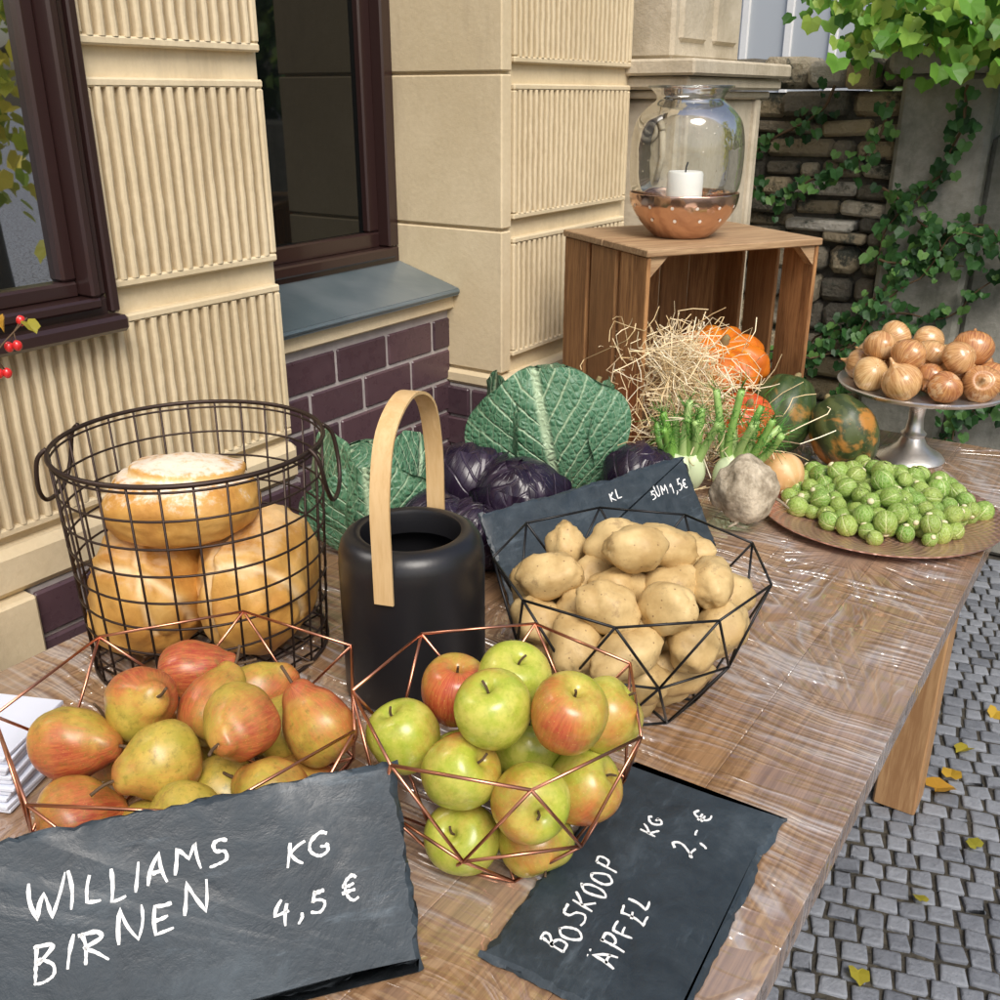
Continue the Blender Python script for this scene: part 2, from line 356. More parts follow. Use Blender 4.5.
def leafmat(name,c1,c2,vein,nv,cs,rough=.45,vs=.7,bd=.004,crs=.3,alt=None,af=.4,slope=.5):
    m=Mat(name,c1,rough,spec=.45); a=m.attr(); u,v,r=a[0],a[1],a[2]
    au=m.math('ABSOLUTE',u); wob=m.math('MULTIPLY_ADD',m.noise(m.co(),18,2),.10,-.05)
    q=m.math('MULTIPLY',m.math('ADD',m.math('SUBTRACT',v,m.math('MULTIPLY',au,slope)),wob),nv)
    s=m.math('ABSOLUTE',m.math('SUBTRACT',m.math('FRACT',q),.5))
    side=m.mr(s,0,.12,1,0); mid=m.mr(au,.02,.09,1,0)
    vn=m.math('MAXIMUM',m.math('MULTIPLY',side,m.mr(au,.1,.95,.95,.45)),mid)
    q2=m.math('MULTIPLY',m.math('ADD',m.math('ADD',au,m.math('MULTIPLY',v,.35)),wob),nv*1.7); s2=m.math('ABSOLUTE',m.math('SUBTRACT',m.math('FRACT',q2),.5)); vn2=m.mr(s2,0,.09,.4,0)
    cr=m.voro(m.co(),cs,'DISTANCE_TO_EDGE'); crv=m.mr(cr,0,.14,1,0)
    n=m.noise(m.co(),14,3)
    col=m.mix(m.math('MULTIPLY_ADD',r,.5,m.math('MULTIPLY',n,.5)),c1,c2)
    if alt: oi=m.n('ShaderNodeObjectInfo'); col=m.mix(m.math('MULTIPLY',oi.outputs['Random'],af),col,alt)
    col=m.mix(m.math('MULTIPLY',crv,crs),col,vein); col=m.mix(m.math('MULTIPLY',m.math('MAXIMUM',vn,vn2),vs),col,vein)
    m.set('Base Color',col)
    m.bump(m.math('SUBTRACT',m.math('MULTIPLY',m.mr(cr,0,.4,0,1),.7),m.math('MULTIPLY',m.math('MAXIMUM',vn,vn2),.8)),.8,bd)
    return m
savoy=leafmat('savoy_leaf',(.035,.12,.065),(.085,.215,.115),(.44,.56,.36),6,85,.42,.85,.0035,.12,None,.4,.75)
redcab=leafmat('red_cabbage_leaf',(.008,.005,.015),(.022,.012,.028),(.10,.07,.11),5,14,.24,.2,.002,.06)
sproutm=leafmat('sprout_leaf',(.09,.24,.025),(.25,.43,.07),(.76,.78,.42),5,140,.36,.5,.001,.15,(.42,.46,.10),.45)
spout2=Mat('sprout_base',(.68,.63,.40),.6)
# ---------------------------------------------------------------- ground
gm=Mat('ground_sett_field',(.2,.2,.2),.85); tc=gm.co(); vo=gm.voro(tc,18,'DISTANCE_TO_EDGE')
gm.set('Base Color',gm.mix(gm.mr(vo,.02,.09),(.05,.045,.04),(.20,.21,.225))); gm.bump(gm.mr(vo,0,.15),.6,.01)
g=MB(); g.add([(-120,-120,-.03),(120,-120,-.03),(120,160,-.03),(-120,160,-.03)],[[0,1,2,3]])
place('ground',g.mesh('ground',gm,False),kind='structure')
setm=Mat('granite_sett',(.25,.26,.28),.65,spec=.45); a=setm.attr(); nn=setm.noise(setm.co(),60,5,.7)
setm.set('Base Color',setm.mix(setm.math('MULTIPLY_ADD',nn,.6,setm.math('MULTIPLY',a[2],.5)),(.07,.08,.10),(.29,.31,.345))); setm.bump(nn,.8,.006)
jointm=stone_like('joint_sand',(.09,.08,.06),(.035,.032,.027),30,.95,.8,.006)
g=MB(); g.add([(-1.9,-1.5,-.006),(3,-1.5,-.006),(3,3.7,-.006),(-1.9,3.7,-.006)],[[0,1,2,3]],mi=1)
rr=random.Random(3); pit=.047
rot=rad(14)
for j in range(84):
    x=-1.5+rr.random()*pit
    while x<2.2:
        w=pit*rr.uniform(.85,1.25)
        cx,cy=x+w/2,j*pit+rr.uniform(-.003,.003)
        wv_=.02*math.sin(cx*3.1)
        X=cx*math.cos(rot)-(cy+wv_)*math.sin(rot); Y=cx*math.sin(rot)+(cy+wv_)*math.cos(rot)+.35
        if -.75<X<.8 and .6<Y<3.48:
            hx,hy=w/2-.0028-rr.random()*.002,pit/2-.0028-rr.random()*.002; ra=rot+rr.uniform(-.08,.08)+.06*math.cos(cx*3.1); ca,sa=math.cos(ra),math.sin(ra); tz=rr.uniform(-.0015,.0015); rn=rr.random()
            vs=[];fs=[]; tx,ty=rr.uniform(-.03,.03),rr.uniform(-.03,.03)
            jit=[(rr.uniform(-.0025,.0025),rr.uniform(-.0025,.0025)) for _ in range(8)]
            for (k,zz) in ((1.0,-.012),(1.0,-.002),(.95,.0006),(.7,.001)):
                for q,(ax,ay) in enumerate(((-1,-.86),(-.86,-1),(.86,-1),(1,-.86),(1,.86),(.86,1),(-.86,1),(-1,.86))):
                    lx,ly=(ax*hx+jit[q][0])*k,(ay*hy+jit[q][1])*k
                    vs.append((X+lx*ca-ly*sa,Y+lx*sa+ly*ca,zz+tz+lx*tx+ly*ty))
            for l in range(3):
                for q in range(8): fs.append([l*8+q,l*8+(q+1)%8,(l+1)*8+(q+1)%8,(l+1)*8+q])
            fs.append([24+q for q in range(8)])
            g.add(vs,fs,None,rn,0)
        x+=w
place('cobblestone_pavement',g.mesh('cobblestone_pavement',[setm,jointm],True,False),kind='structure')
# ---------------------------------------------------------------- building
def top(name,loc,label,cat,group=None,rot=None):
    return place(name,None,loc=loc,label=label,cat=cat,group=group,rot=rot)
bld=top('building',(0,0,0),'yellow plaster town house with fluted blocks and dark windows','building')
rw=random.Random(11)
w=MB()
B=lambda lo,hi,b=.004: w.box(lo,hi,b)
B((-1.9,.886,.0),(-1.316,1.242,4)); B((-1.9,-2,.0),(-1.316,.885,1.14)); B((-1.9,-2,1.161),(-1.312,.06,4)); B((-1.9,.061,2.45),(-1.313,.884,4))
B((-1.9,1.243,0),(-1.43,1.889,1.0)); B((-1.9,1.243,2.6),(-1.5,1.889,4)); B((-1.9,1.89,0),(-1.276,2.5,4)); B((-1.95,2.501,0),(-1.45,3.6,4))
B((-1.42,1.243,1.001),(-1.402,1.889,1.036))
def ribblock(x,y0,y1,z0,z1,pitch=.0205):
    mg=.013
    w.box((x-.03,y0+.002,z0+.002),(x-.009,y1-.002,z1-.002),.0,.9)  # groove floor carries the painted shade value
    w.box((x-.03,y0,z0),(x,y1,z0+mg),.003); w.box((x-.03,y0,z1-mg),(x,y1,z1),.003)
    w.box((x-.03,y0,z0+mg+.0003),(x,y0+mg,z1-mg-.0003),.003); w.box((x-.03,y1-mg,z0+mg+.0003),(x,y1,z1-mg-.0003),.003)
    n_=int((y1-y0-2*mg)/pitch); pt=(y1-y0-2*mg)/n_
    for i in range(n_):
        yc=y0+mg+(i+.5)*pt; wd=pt*rw.uniform(.60,.71); vs=[];fs=[];n=16; l=[]
        for k in range(n+1):
            z=z0+mg-.001+(z1-z0-2*mg+.002)*k/n; d=rw.uniform(-.0006,.0006); ww=wd*rw.uniform(.90,1.08); hx=rw.uniform(-.001,.0005)
            for (a,hq,shd) in((-.5,-.0092,.9),(-.40,-.001,.1),(-.16,.0012,0),(.16,.0012,0),(.40,-.001,.1),(.5,-.0092,.9)): vs.append((x+hq+(hx if hq>-.005 else 0),yc+d+a*ww,z)); l.append((0,0,shd))
        for k in range(n):
            for q in range(5): fs.append([k*6+q,k*6+q+1,k*6+q+7,k*6+q+6])
        w.add(vs,fs,l)
for (z0,z1) in((1.203,1.494),(1.535,1.83),(1.87,2.16),(2.2,2.5)): ribblock(-1.3,.90,1.235,z0,z1)
ribblock(-1.3,-.6,1.235,.885,1.163)
for (z0,z1) in((.895,1.17),(1.21,1.494),(1.535,1.83),(1.87,2.16),(2.2,2.5)): ribblock(-1.26,1.925,2.47,z0,z1,.0225)
for (z0,z1) in((.862,1.187),(1.193,1.512),(1.518,1.84),(1.846,2.2),(2.206,2.6)): w.box((-1.88,1.881,z0),(-1.264,1.92,z1),.003)
w.box((-1.5,-1.5,.80),(-1.285,1.238,.872),.012)
w.box((-1.6,1.874,.82),(-1.248,2.49,.855),.008)
w.box((-1.5,-1.5,.001),(-1.27,.68,.799),.004)
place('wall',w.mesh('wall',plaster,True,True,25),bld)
bm_=MB()
def bricks(o,du,L,H,nrm,bl=.165,bh=.078,j=.008):
    bk=MB(); o=Vector(o);du=Vector(du);nrm=Vector(nrm); r=0;z=0
    rr=random.Random(int(L*1000))
    while z<H-.02:
        x=-(bl/2 if r%2 else 0)
        hh=min(bh-j,H-z)
        while x<L:
            a=max(x,0)+.0005; b=min(x+bl-j,L)
            if b-a>.02:
                c1=o+du*a+UP*z; c2=o+du*b+UP*(z+hh)+nrm*(.014+rr.uniform(-.001,.001)); c1=c1-nrm*.01
                lo=Vector([min(c1[i],c2[i]) for i in range(3)]);hi=Vector([max(c1[i],c2[i]) for i in range(3)])
                bk.box(lo,hi,.0035,rr.random())
            x+=bl
        z+=bh; r+=1
    place('brick_plinth',bk.mesh('brick_plinth',brick,True,True,30),bld)
bricks((-1.43,1.244,.05),(0,1,0),.64,.948,(1,0,0))
bricks((-1.30,.685,.02),(0,1,0),.55,.775,(1,0,0))
bricks((-1.272,1.885,.04),(0,1,0),.61,.775,(1,0,0))
bricks((-1.43,1.885,.04),(1,0,0),.168,.775,(0,-1,0))
bm_.box((-1.5,1.244,.0),(-1.421,1.884,.999),0); bm_.box((-1.5,.684,.0),(-1.294,1.239,.798),0); bm_.box((-1.44,1.880,.0),(-1.263,2.49,.818),0)
place('mortar_bed',bm_.mesh('mortar_bed',mortar,False),bld)
def window(y0,y1,z0,z1,x,fw,par,pm):
    wd=place('window',None,par)
    fr=MB()
    def rect(x0,x1,a0,a1,b0,b1,t,bev=.004):
        fr.box((x0,a0,b0),(x1,a1,b0+t),bev); fr.box((x0,a0,b1-t),(x1,a1,b1),bev)
        fr.box((x0,a0,b0+t+.0005),(x1,a0+t,b1-t-.0005),bev); fr.box((x0,a1-t,b0+t+.0005),(x1,a1,b1-t-.0005),bev)
    rect(x-.06,x,y0,y1,z0,z1,fw); rect(x-.05,x+.014,y0+fw*.55,y1-fw*.55,z0+fw*.55,z1-fw*.55,fw*.5)
    rect(x-.07,x-.018,y0+fw*1.0,y1-fw*1.0,z0+fw*1.0,z1-fw*1.0,fw*.75)
    place('frame',fr.mesh('frame',frame,True,True,30),wd)
    gl=MB(); gl.box((x-.045,y0+fw,z0+fw),(x-.035,y1-fw,z1-fw),0); place('pane',gl.mesh('pane',pm,False),wd)
    return wd
w2=window(1.243,1.88,1.085,2.59,-1.56,.05,bld,pane)
sl=MB(); vs=[(-1.56,1.2445,1.10),(-1.56,1.879,1.10),(-1.385,1.879,1.052),(-1.385,1.2445,1.052),(-1.385,1.2445,1.036),(-1.385,1.879,1.036),(-1.56,1.879,1.0365),(-1.56,1.2445,1.0365)]
sl.add(vs,[[0,1,2,3],[3,2,5,4],[4,5,6,7],[0,3,4,7],[1,6,5,2],[0,7,6,1]]); sl.tube([(-1.387,1.2445,1.045),(-1.387,1.879,1.045)],.006,8)
place('sill',sl.mesh('sill',lead,False),w2)
w1=window(.07,.884,1.166,2.44,-1.292,.032,bld,pane2)
sl=MB(); sl.box((-1.4,.07,1.148),(-1.262,.896,1.172),.006); sl.box((-1.30,.884,1.173),(-1.285,.899,2.44),.003); place('sill',sl.mesh('sill',frame,True,True,30),w1)
# gate pillar
gp=top('gate_pillar',(0,0,0),'weathered sandstone gate pillar with moulded cap and scroll','stone pillar')
q=MB(); q.box((-1.449,2.53,0),(-1.15,3.12,1.46),.008)
for (x,z0,z1,b) in((-1.13,1.462,1.482,.006),(-1.105,1.484,1.515,.012),(-1.085,1.517,1.556,.006)): q.box((-1.447,2.53-(x+1.15),z0),(x,3.12+(x+1.15),z1),b)
q.box((-1.446,2.58,1.558),(-1.2,3.04,3.4),.01); q.box((-1.25,2.61,1.60),(-1.19,2.78,3.3),.01); q.box((-1.25,2.83,1.60),(-1.19,3.0,3.3),.01)
q.box((-1.25,2.56,.5),(-1.135,2.60,1.46),.006); q.box((-1.25,3.05,.5),(-1.135,3.09,1.46),.006)
place('shaft',q.mesh('shaft',sandst,True,True,30),gp)
sp=MB(); pts=[]
for k in range(60):
    a=k/59*3.6*math.pi; r=.038*(1-k/59*.85); pts.append((-1.228+r*math.cos(a),2.527,1.385+r*math.sin(a)))
sp.tube(pts,lambda t:.009*(1-.4*t),8); sp.tube([(-1.190,2.527,1.385),(-1.186,2.527,1.32),(-1.20,2.527,1.26)],.008,8)
place('scroll',sp.mesh('scroll',sandst),gp)
# rough stone wall + rendered pillar
stm=Mat('rubble_stone',(.3,.25,.18),.9); a=stm.attr(); nn=stm.noise(stm.co(),9,6,.7); n3=stm.noise(stm.co(),50,5,.7)
c=stm.ramp(a[2],[(0,(.09,.085,.07)),(.35,(.22,.19,.14)),(.6,(.46,.37,.23)),(1,(.56,.53,.46))]); c=stm.mix(stm.mr(nn,.52,.66),c,(.06,.065,.05))
stm.set('Base Color',c); stm.bump(stm.math('ADD',nn,n3),1,.02)
sw=MB(); rs=random.Random(5); z=0
while z<1.5:
    hh=rs.uniform(.04,.12); x=-1.44
    while x<-.84:
        ww=rs.uniform(.06,.24); x1=min(x+ww,-.82); lo=Vector((x+.004,3.5+rs.uniform(-.05,.02),z+rs.uniform(-.004,.012))); hi=Vector((x1-.003,3.75,z+hh-rs.uniform(-.004,.014))); c=(lo+hi)/2
        M=Matrix.Translation(c)@Matrix.Rotation(rs.uniform(-.07,.07),4,'Y')@Matrix.Rotation(rs.uniform(-.06,.06),4,'Z')@Matrix.Translation(-c)
        sw.box(lo,hi,rs.uniform(.010,.024),rs.random(),0,M)
        x=x1+.001
        if x1>-.84: break
    z+=hh
sw.box((-1.44,3.54,0),(-.83,3.74,1.48),.01,.1)
place('rubble_wall',sw.mesh('rubble_wall',stm,True,True,40),label='rough dark and tan rubble stone garden wall',cat='stone wall')
gw=MB(); gw.box((-.82,3.44,0),(-.545,3.78,1.53),.015); gw.box((-.86,3.40,1.532),(-.505,3.82,1.61),.02); gw.box((-.544,3.5,0),(2.6,3.72,1.36),.015)
place('garden_wall',gw.mesh('garden_wall',render,True,True,35),label='grey weathered rendered garden wall with capped pier',cat='garden wall')
db=top('white_house',(0,0,0),'low white rendered house with tall bar windows beyond the garden','house')
q=MB(); q.box((-7,7,0),(-1.35,12,2.95),.01); place('wall',q.mesh('wall',whitewall,False),db)
q=MB(); 
for k in range(5):
    x=-2.75+k*.3; q.box((x,6.96,.6),(x+.05,7.02,2.8),.004)
for z in(.6,1.4,2.75): q.box((-2.75,6.965,z),(-1.5,7.01,z+.06),.004)
place('window_bars',q.mesh('window_bars',whitewall,False),db)
q=MB(); q.box((-2.72,6.985,.65),(-1.52,6.995,2.78),0); place('pane',q.mesh('pane',Mat('net_curtained_pane',(.42,.45,.48),.15),False),db)
# ---------------------------------------------------------------- foliage
def foliage(name,c1,c2,c3):
    m=Mat(name,c1,.45,spec=.4); r=m.attr()[2]; m.set('Base Color',m.ramp(r,[(0,c1),(.55,c2),(1,c3)]))
    tr=m.n('ShaderNodeBsdfTranslucent'); m.plug(tr.inputs[0],m.b.inputs['Base Color'].links[0].from_socket)
    ad=m.n('ShaderNodeMixShader'); ad.inputs[0].default_value=.4; m.nt.links.new(m.b.outputs[0],ad.inputs[1]); m.nt.links.new(tr.outputs[0],ad.inputs[2]); m.nt.links.new(ad.outputs[0],m.nt.nodes['Material Output'].inputs[0]); return m
creep=foliage('creeper_leaf',(.05,.16,.02),(.17,.38,.05),(.46,.58,.12))
ivym=foliage('ivy_leaf',(.018,.06,.02),(.05,.15,.04),(.14,.28,.07))
autumn=foliage('autumn_leaf',(.35,.33,.04),(.62,.46,.05),(.6,.32,.04))
treem=foliage('yellow_green_tree_leaf',(.20,.30,.03),(.55,.55,.06),(.75,.6,.08))
OUT=[(90,1),(68,.80),(44,.90),(18,.74),(-14,.76),(-52,.55),(-90,.2),(-128,.55),(-166,.76),(162,.74),(136,.90),(112,.80)]
def leaf(mb,p,nrm,up,s,rnd):
    nrm=nrm.normalized(); x=up.cross(nrm)
    if x.length<1e-4: x=Vector((1,0,0))
    x.normalize(); y=nrm.cross(x)
    vs=[p-nrm*s*.06]; 
    for (a,r) in OUT:
        X,Y=r*math.cos(rad(a))*s,r*math.sin(rad(a))*s
        vs.append(p+x*X+y*Y+nrm*(abs(X)*.25-(Y*Y/s)*.25))
    mb.add(vs,[[0,i,i%12+1] for i in range(1,13)],None,rnd)
def rv(r): return Vector((r.gauss(0,1),r.gauss(0,1),r.gauss(0,1)))
def strands(mb,sm_,starts,r,nl,size,step,ydrift=0,bias=Vector((.3,-1,.5))):
    for (p0,d0,L) in starts:
        p=Vector(p0); d=Vector(d0).normalized(); pts=[p.copy()]
        for k in range(int(L/step)):
            d=(d+rv(r)*.22).normalized(); d.y*=.5; p=p+d*step; pts.append(p.copy())
            for q in range(nl):
                leaf(mb,p+rv(r)*size*.9+Vector((0,-.01,0)),bias+rv(r)*.45,Vector((r.uniform(-.6,.6),0,-1)) ,size*r.uniform(.5,1.25),min(1,max(0,r.gauss(.5,.28))))
        sm_.tube(pts,lambda t:.005*(1-.6*t),5)
r=random.Random(21)
def plant(name,mat,starts,nl,size,step,label,cat,extra=None,bias=Vector((.3,-1,.5))):
    e=top(name,starts[0][0],label,cat); ox=Vector(starts[0][0])
    a=MB();b=MB(); strands(a,b,[(Vector(s[0])-ox,s[1],s[2]) for s in starts],r,nl,size,step,0,bias)
    if extra: extra(a,ox)
    place('leaves',a.mesh('leaves',mat,False,False),e); place('stem',b.mesh('stem',stemm),e); return e
def cr_extra(a,ox):
    for k in range(820):
        p=Vector((r.uniform(-.97,.1),r.uniform(3.12,3.5),0)); 
        p.z=1.61+ (p.x+.9)*-.06 + abs(r.gauss(0,.18))+r.uniform(-.12,.1)
        if p.x<-.83 and p.z>1.85: continue
        leaf(a,p-ox,Vector((.4,-.9,.8))+rv(r)*.5,Vector((r.uniform(-.5,.5),0,-1)),r.uniform(.022,.048),min(1,max(0,r.gauss(.6,.3))))
plant('climbing_creeper',creep,[((-.75,3.38,1.6),(0.2,-.2,1),.7),((-.5,3.4,1.5),(-.3,-.3,1),.8),((-.35,3.35,1.3),(-.2,-.2,1),.8),((-.46,3.38,1.8),(.05,-.1,-1),.75),((-.52,3.36,1.75),(-.1,-.1,-1),.45),((-.15,3.36,1.95),(0,0,-1),1.0)],4,.036,.035,'sunlit green creeper hanging over the garden wall','climbing plant',cr_extra)
plant('ivy_plant',ivym,[((-1.14,3.3,.2),(0,0,1),1.35),((-1.1,3.42,.2),(.1,0,1),1.3),((-1.02,3.42,1.5),(0,0,-1),.9)],2,.024,.024,'dark green ivy climbing the rubble stone wall','ivy')
plant('ivy_plant',ivym,[((-.86,3.38,.2),(0,0,1),1.3),((-.84,3.38,1.45),(.25,0,-1),.9),((-.80,3.38,.98),(1,0,.12),.35),((-.82,3.38,.75),(1,0,-.1),.6),((-.84,3.38,.6),(1,0,.1),.8),((-.5,3.42,.3),(0,0,1),1.1),((-.62,3.38,1.5),(.15,0,-1),.6),((-.82,3.38,1.2),(1,0,-.5),.4)],3,.026,.026,'green ivy trailing over the grey rendered pier','ivy')
hd=MB()
for k in range(1500):
    p=Vector((r.uniform(-1.2,2.0),r.uniform(4.1,4.8),r.uniform(1.0,2.1))); 
    if p.x<-.85 and p.z>1.65: continue
    leaf(hd,p,Vector((0,-1,.5))+rv(r)*.6,Vector((r.uniform(-1,1),0,-1)),r.uniform(.05,.09),min(1,max(0,r.gauss(.55,.3))))
place('hedge_leaves',hd.mesh('hedge_leaves',foliage('hedge_leaf',(.02,.06,.012),(.08,.17,.03),(.2,.3,.05)),False,False),label='dense green garden hedge behind the wall',cat='hedge',kind='stuff')
tr=top('tree',(4.4,3.9,0),'street tree with yellow green autumn leaves beside the pavement','tree')
t=MB(); t.tube(catmull([(0,0,0),(.05,.02,1.2),(-.03,.05,2.6),(.1,0,4.2)],6),lambda s:.16*(1-.7*s),10)
for k in range(9):
    a=k*2.4; z=1.2+k*.3; t.tube(catmull([(0,0,z),(math.cos(a)*.7,math.sin(a)*.7,z+.4),(math.cos(a)*1.4,math.sin(a)*1.4,z+.6)],4),lambda s:.05*(1-.8*s),6)
place('trunk',t.mesh('trunk',Mat('bark',(.08,.06,.045),.9)),tr)
cw=MB()
for c in range(60):
    a=r.uniform(0,6.28); q=r.uniform(.2,1.9); C=Vector((math.cos(a)*q,math.sin(a)*q,r.uniform(.9,4.0)))
    for k in range(40): leaf(cw,C+rv(r)*.22,rv(r)+Vector((0,0,.6)),Vector((0,0,-1))+rv(r)*.3,r.uniform(.06,.11),r.random())
place('crown',cw.mesh('crown',treem,False,False),tr)
for i,(x,y,s) in enumerate([(-.197,2.077,.045),(-.172,2.27,.03),(-.137,2.476,.028),(-.18,2.14,.03),(-.203,1.454,.026),(-.09,1.923,.022),(-.15,1.70,.02),(.02,2.2,.03)]):
    a=MB(); leaf(a,Vector((0,0,0)),Vector((r.uniform(-.3,.3),r.uniform(-.3,.3),1)),Vector((r.uniform(-1,1),r.uniform(-1,1),0)),s,r.random())
    place('fallen_leaf',a.mesh('fallen_leaf',autumn,False,False),loc=(x,y,.011),label='yellow autumn leaf lying on the cobblestones',cat='leaf',group='fallen autumn leaves on the pavement')
# ---------------------------------------------------------------- table
tb=top('table',(0,0,0),'long wooden trestle table wrapped in crinkled clear film','table')
t=MB(); x0,x1=-1.2,-.166; n=7; pw=(x1-x0)/n; rt=random.Random(2)
for k in range(n): t.box((x0+k*pw+.0002,-.35,.712),(x0+(k+1)*pw-.0002,2.31,TZ),.0007,rt.random())
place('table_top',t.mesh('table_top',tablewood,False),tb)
t=MB(); t.box((-1.13,-.25,.63),(-1.105,2.2,.711),.002,.3); t.box((-.262,-.25,.63),(-.237,2.2,.711),.002,.3); t.box((-1.104,2.17,.63),(-.263,2.195,.711),.002,.3)
place('apron',t.mesh('apron',legwood,False),tb)
for (x,y) in((-.265,2.0),(-1.1,2.0),(-.265,-.2),(-1.1,-.2)):
    t=MB(); t.box((-.045,-.045,0),(.045,.045,.629),.004,.2); place('leg',t.mesh('leg',legwood,True,True,30),tb,loc=(x,y,0))
# ---------------------------------------------------------------- crate
crate=top('wooden_crate',(-.848,1.768,TZ),'brown slatted wooden fruit crate standing on its end','crate',rot=(0,0,rad(58)))
W_,D_,H_=.42,.345,.445; rc=random.Random(8)
def slats_side(x):
    a=MB(); sw_=(D_-.036)/3
    for k in range(3): a.box((x,k*(sw_+.018),.015),(x+.009,k*(sw_+.018)+sw_,H_-.015),.002,(.15,.75,.4)[k])
    return a
place('slatted_side',slats_side(0).mesh('slatted_side',cratewood,True,True,30),crate); place('slatted_side',slats_side(W_-.009).mesh('slatted_side',cratewood,True,True,30),crate)
a=MB(); bw=(W_-.024-.020)/5
for k in range(5): a.box((.012+k*(bw+.005),D_-.012,.015),(.012+k*(bw+.005)+bw,D_-.001,H_-.015),.002,(.1,.5,.25,.7,.3)[k])
place('slatted_back',a.mesh('slatted_back',cratewood,True,True,30),crate)
for nm,z0,z1 in(('end_board',H_-.0145,H_),('end_board',0,.0145)):
    a=MB(); a.box((-.004,-.004,z0),(W_+.004,D_/2-.002,z1),.002,rc.random()*.4); a.box((-.004,D_/2+.001,z0),(W_+.004,D_+.003,z1),.002,rc.random()*.4); place(nm,a.mesh(nm,cratetop,True,True,30),crate)
for (xx,s) in((.0095,1),(W_-.0095,-1)):
    for (zz,sz) in((H_-.0155,-1),(.0155,1)):
        for (y0,y1) in((.004,.03),(D_-.045,D_-.014)):
            a=MB(); vs=[(xx,y0,zz),(xx+s*.04,y0,zz),(xx,y0,zz+sz*.04),(xx,y1,zz),(xx+s*.04,y1,zz),(xx,y1,zz+sz*.04)]
            a.add(vs,[[0,1,2],[3,5,4],[0,3,4,1],[0,2,5,3],[1,4,5,2]],None,.1)
            place('corner_block',a.mesh('corner_block',cratetop,False),crate)
# ---------------------------------------------------------------- glass lantern on crate
ln=top('glass_lantern',(-.880,1.99,TZ+H_+.0005),'clear glass jar lantern in perforated copper bowl with white candle','lantern')
a=MB(); pf=[(.0,.0),(.05,.0),(.062,.004),(.088,.03),(.108,.062),(.113,.086),(.110,.087),(.104,.064),(.084,.034),(.058,.009),(0,.008)]
a.lathe([(v.x,v.y) for v in catmull([(p[0],p[1],0) for p in pf],3)],48)
for row,(zz,rr_,nn_) in enumerate(((.066,.1105,14),(.040,.0965,12))):
    for k in range(nn_):
        an=(k+.5*(row%2))*2*math.pi/nn_; d=Vector((math.cos(an),math.sin(an),-.35)).normalized(); c=Vector((math.cos(an)*rr_,math.sin(an)*rr_,zz))
        e1=Vector((-math.sin(an),math.cos(an),0)); e2=d.cross(e1); vs=[c+d*.0012]+[c+d*.0006+(e1*math.cos(q*math.pi/4)+e2*math.sin(q*math.pi/4))*.0036 for q in range(8)]
        a.add(vs,[[0,q,q%8+1] for q in range(1,9)],mi=1)
place('copper_bowl',a.mesh('copper_bowl',[copper,hole_light]),ln)
a=MB(); pf=[(.098,.075),(.111,.10),(.115,.14),(.114,.19),(.105,.228),(.085,.252),(.070,.264),(.067,.272),(.078,.286),(.084,.291)]
a.lathe([(v.x,v.y) for v in catmull([(p[0],p[1],0) for p in pf],5)],48); a.tube([(.084*math.cos(k*math.pi/24),.084*math.sin(k*math.pi/24),.291) for k in range(48)],.0028,8,True)
place('glass_jar',a.mesh('glass_jar',glass),ln)
a=MB(); a.lathe([(0,.0085),(.036,.0085),(.037,.012),(.037,.125),(.034,.130),(.012,.128),(0,.126)],32); place('candle',a.mesh('candle',wax,True,True,50),ln)
a=MB(); a.tube([(0,0,.126),(.001,0,.138),(.004,0,.148)],.0018,6); place('wick',a.mesh('wick',wick),ln)
# ---------------------------------------------------------------- black lantern with wood handle
bl=top('black_lantern',(-.717,.865,TZ+.0005),'matt black cylinder lantern with bent light wood handle','lantern')
a=MB(); pf=[(0,0),(.086,0),(.0915,.006),(.0915,.012),(.0915,.185),(.0905,.198),(.0875,.209),(.082,.217),(.074,.2215),(.067,.2225),(.063,.221),(.0615,.217),(.0615,.19),(.075,.185),(.087,.18),(.087,.01),(0,.008)]
a.lathe(pf,64); place('body',a.mesh('body',blackm,True,True,45),bl)
d=Vector((.313,-.947,0)); tn=Vector((.947,.313,0))
path=catmull([(.0945,.165,0),(.0945,.22,0),(.092,.30,0),(.066,.368,0),(0,.395,0),(-.066,.368,0),(-.092,.30,0),(-.0945,.22,0),(-.0945,.15,0)],6)
a=MB(); vs=[];fs=[]
for i,p in enumerate(path):
    pt=path[min(i+1,len(path)-1)]-path[max(i-1,0)]; pt.normalize(); no=Vector((pt.y,-pt.x,0))
    for (o1,o2) in((-.012,-.0018),(.012,-.0018),(.012,.0018),(-.012,.0018)):
        q=p+no*o2; vs.append(d*q.x+UP*q.y+tn*o1)
n=len(path)
for i in range(n-1):
    for k in range(4): fs.append([i*4+k,i*4+(k+1)%4,(i+1)*4+(k+1)%4,(i+1)*4+k])
fs+=[[0,1,2,3],[(n-1)*4+k for k in(3,2,1,0)]]
a.add(vs,fs); place('handle',a.mesh('handle',lightwood,True,True,40),bl)
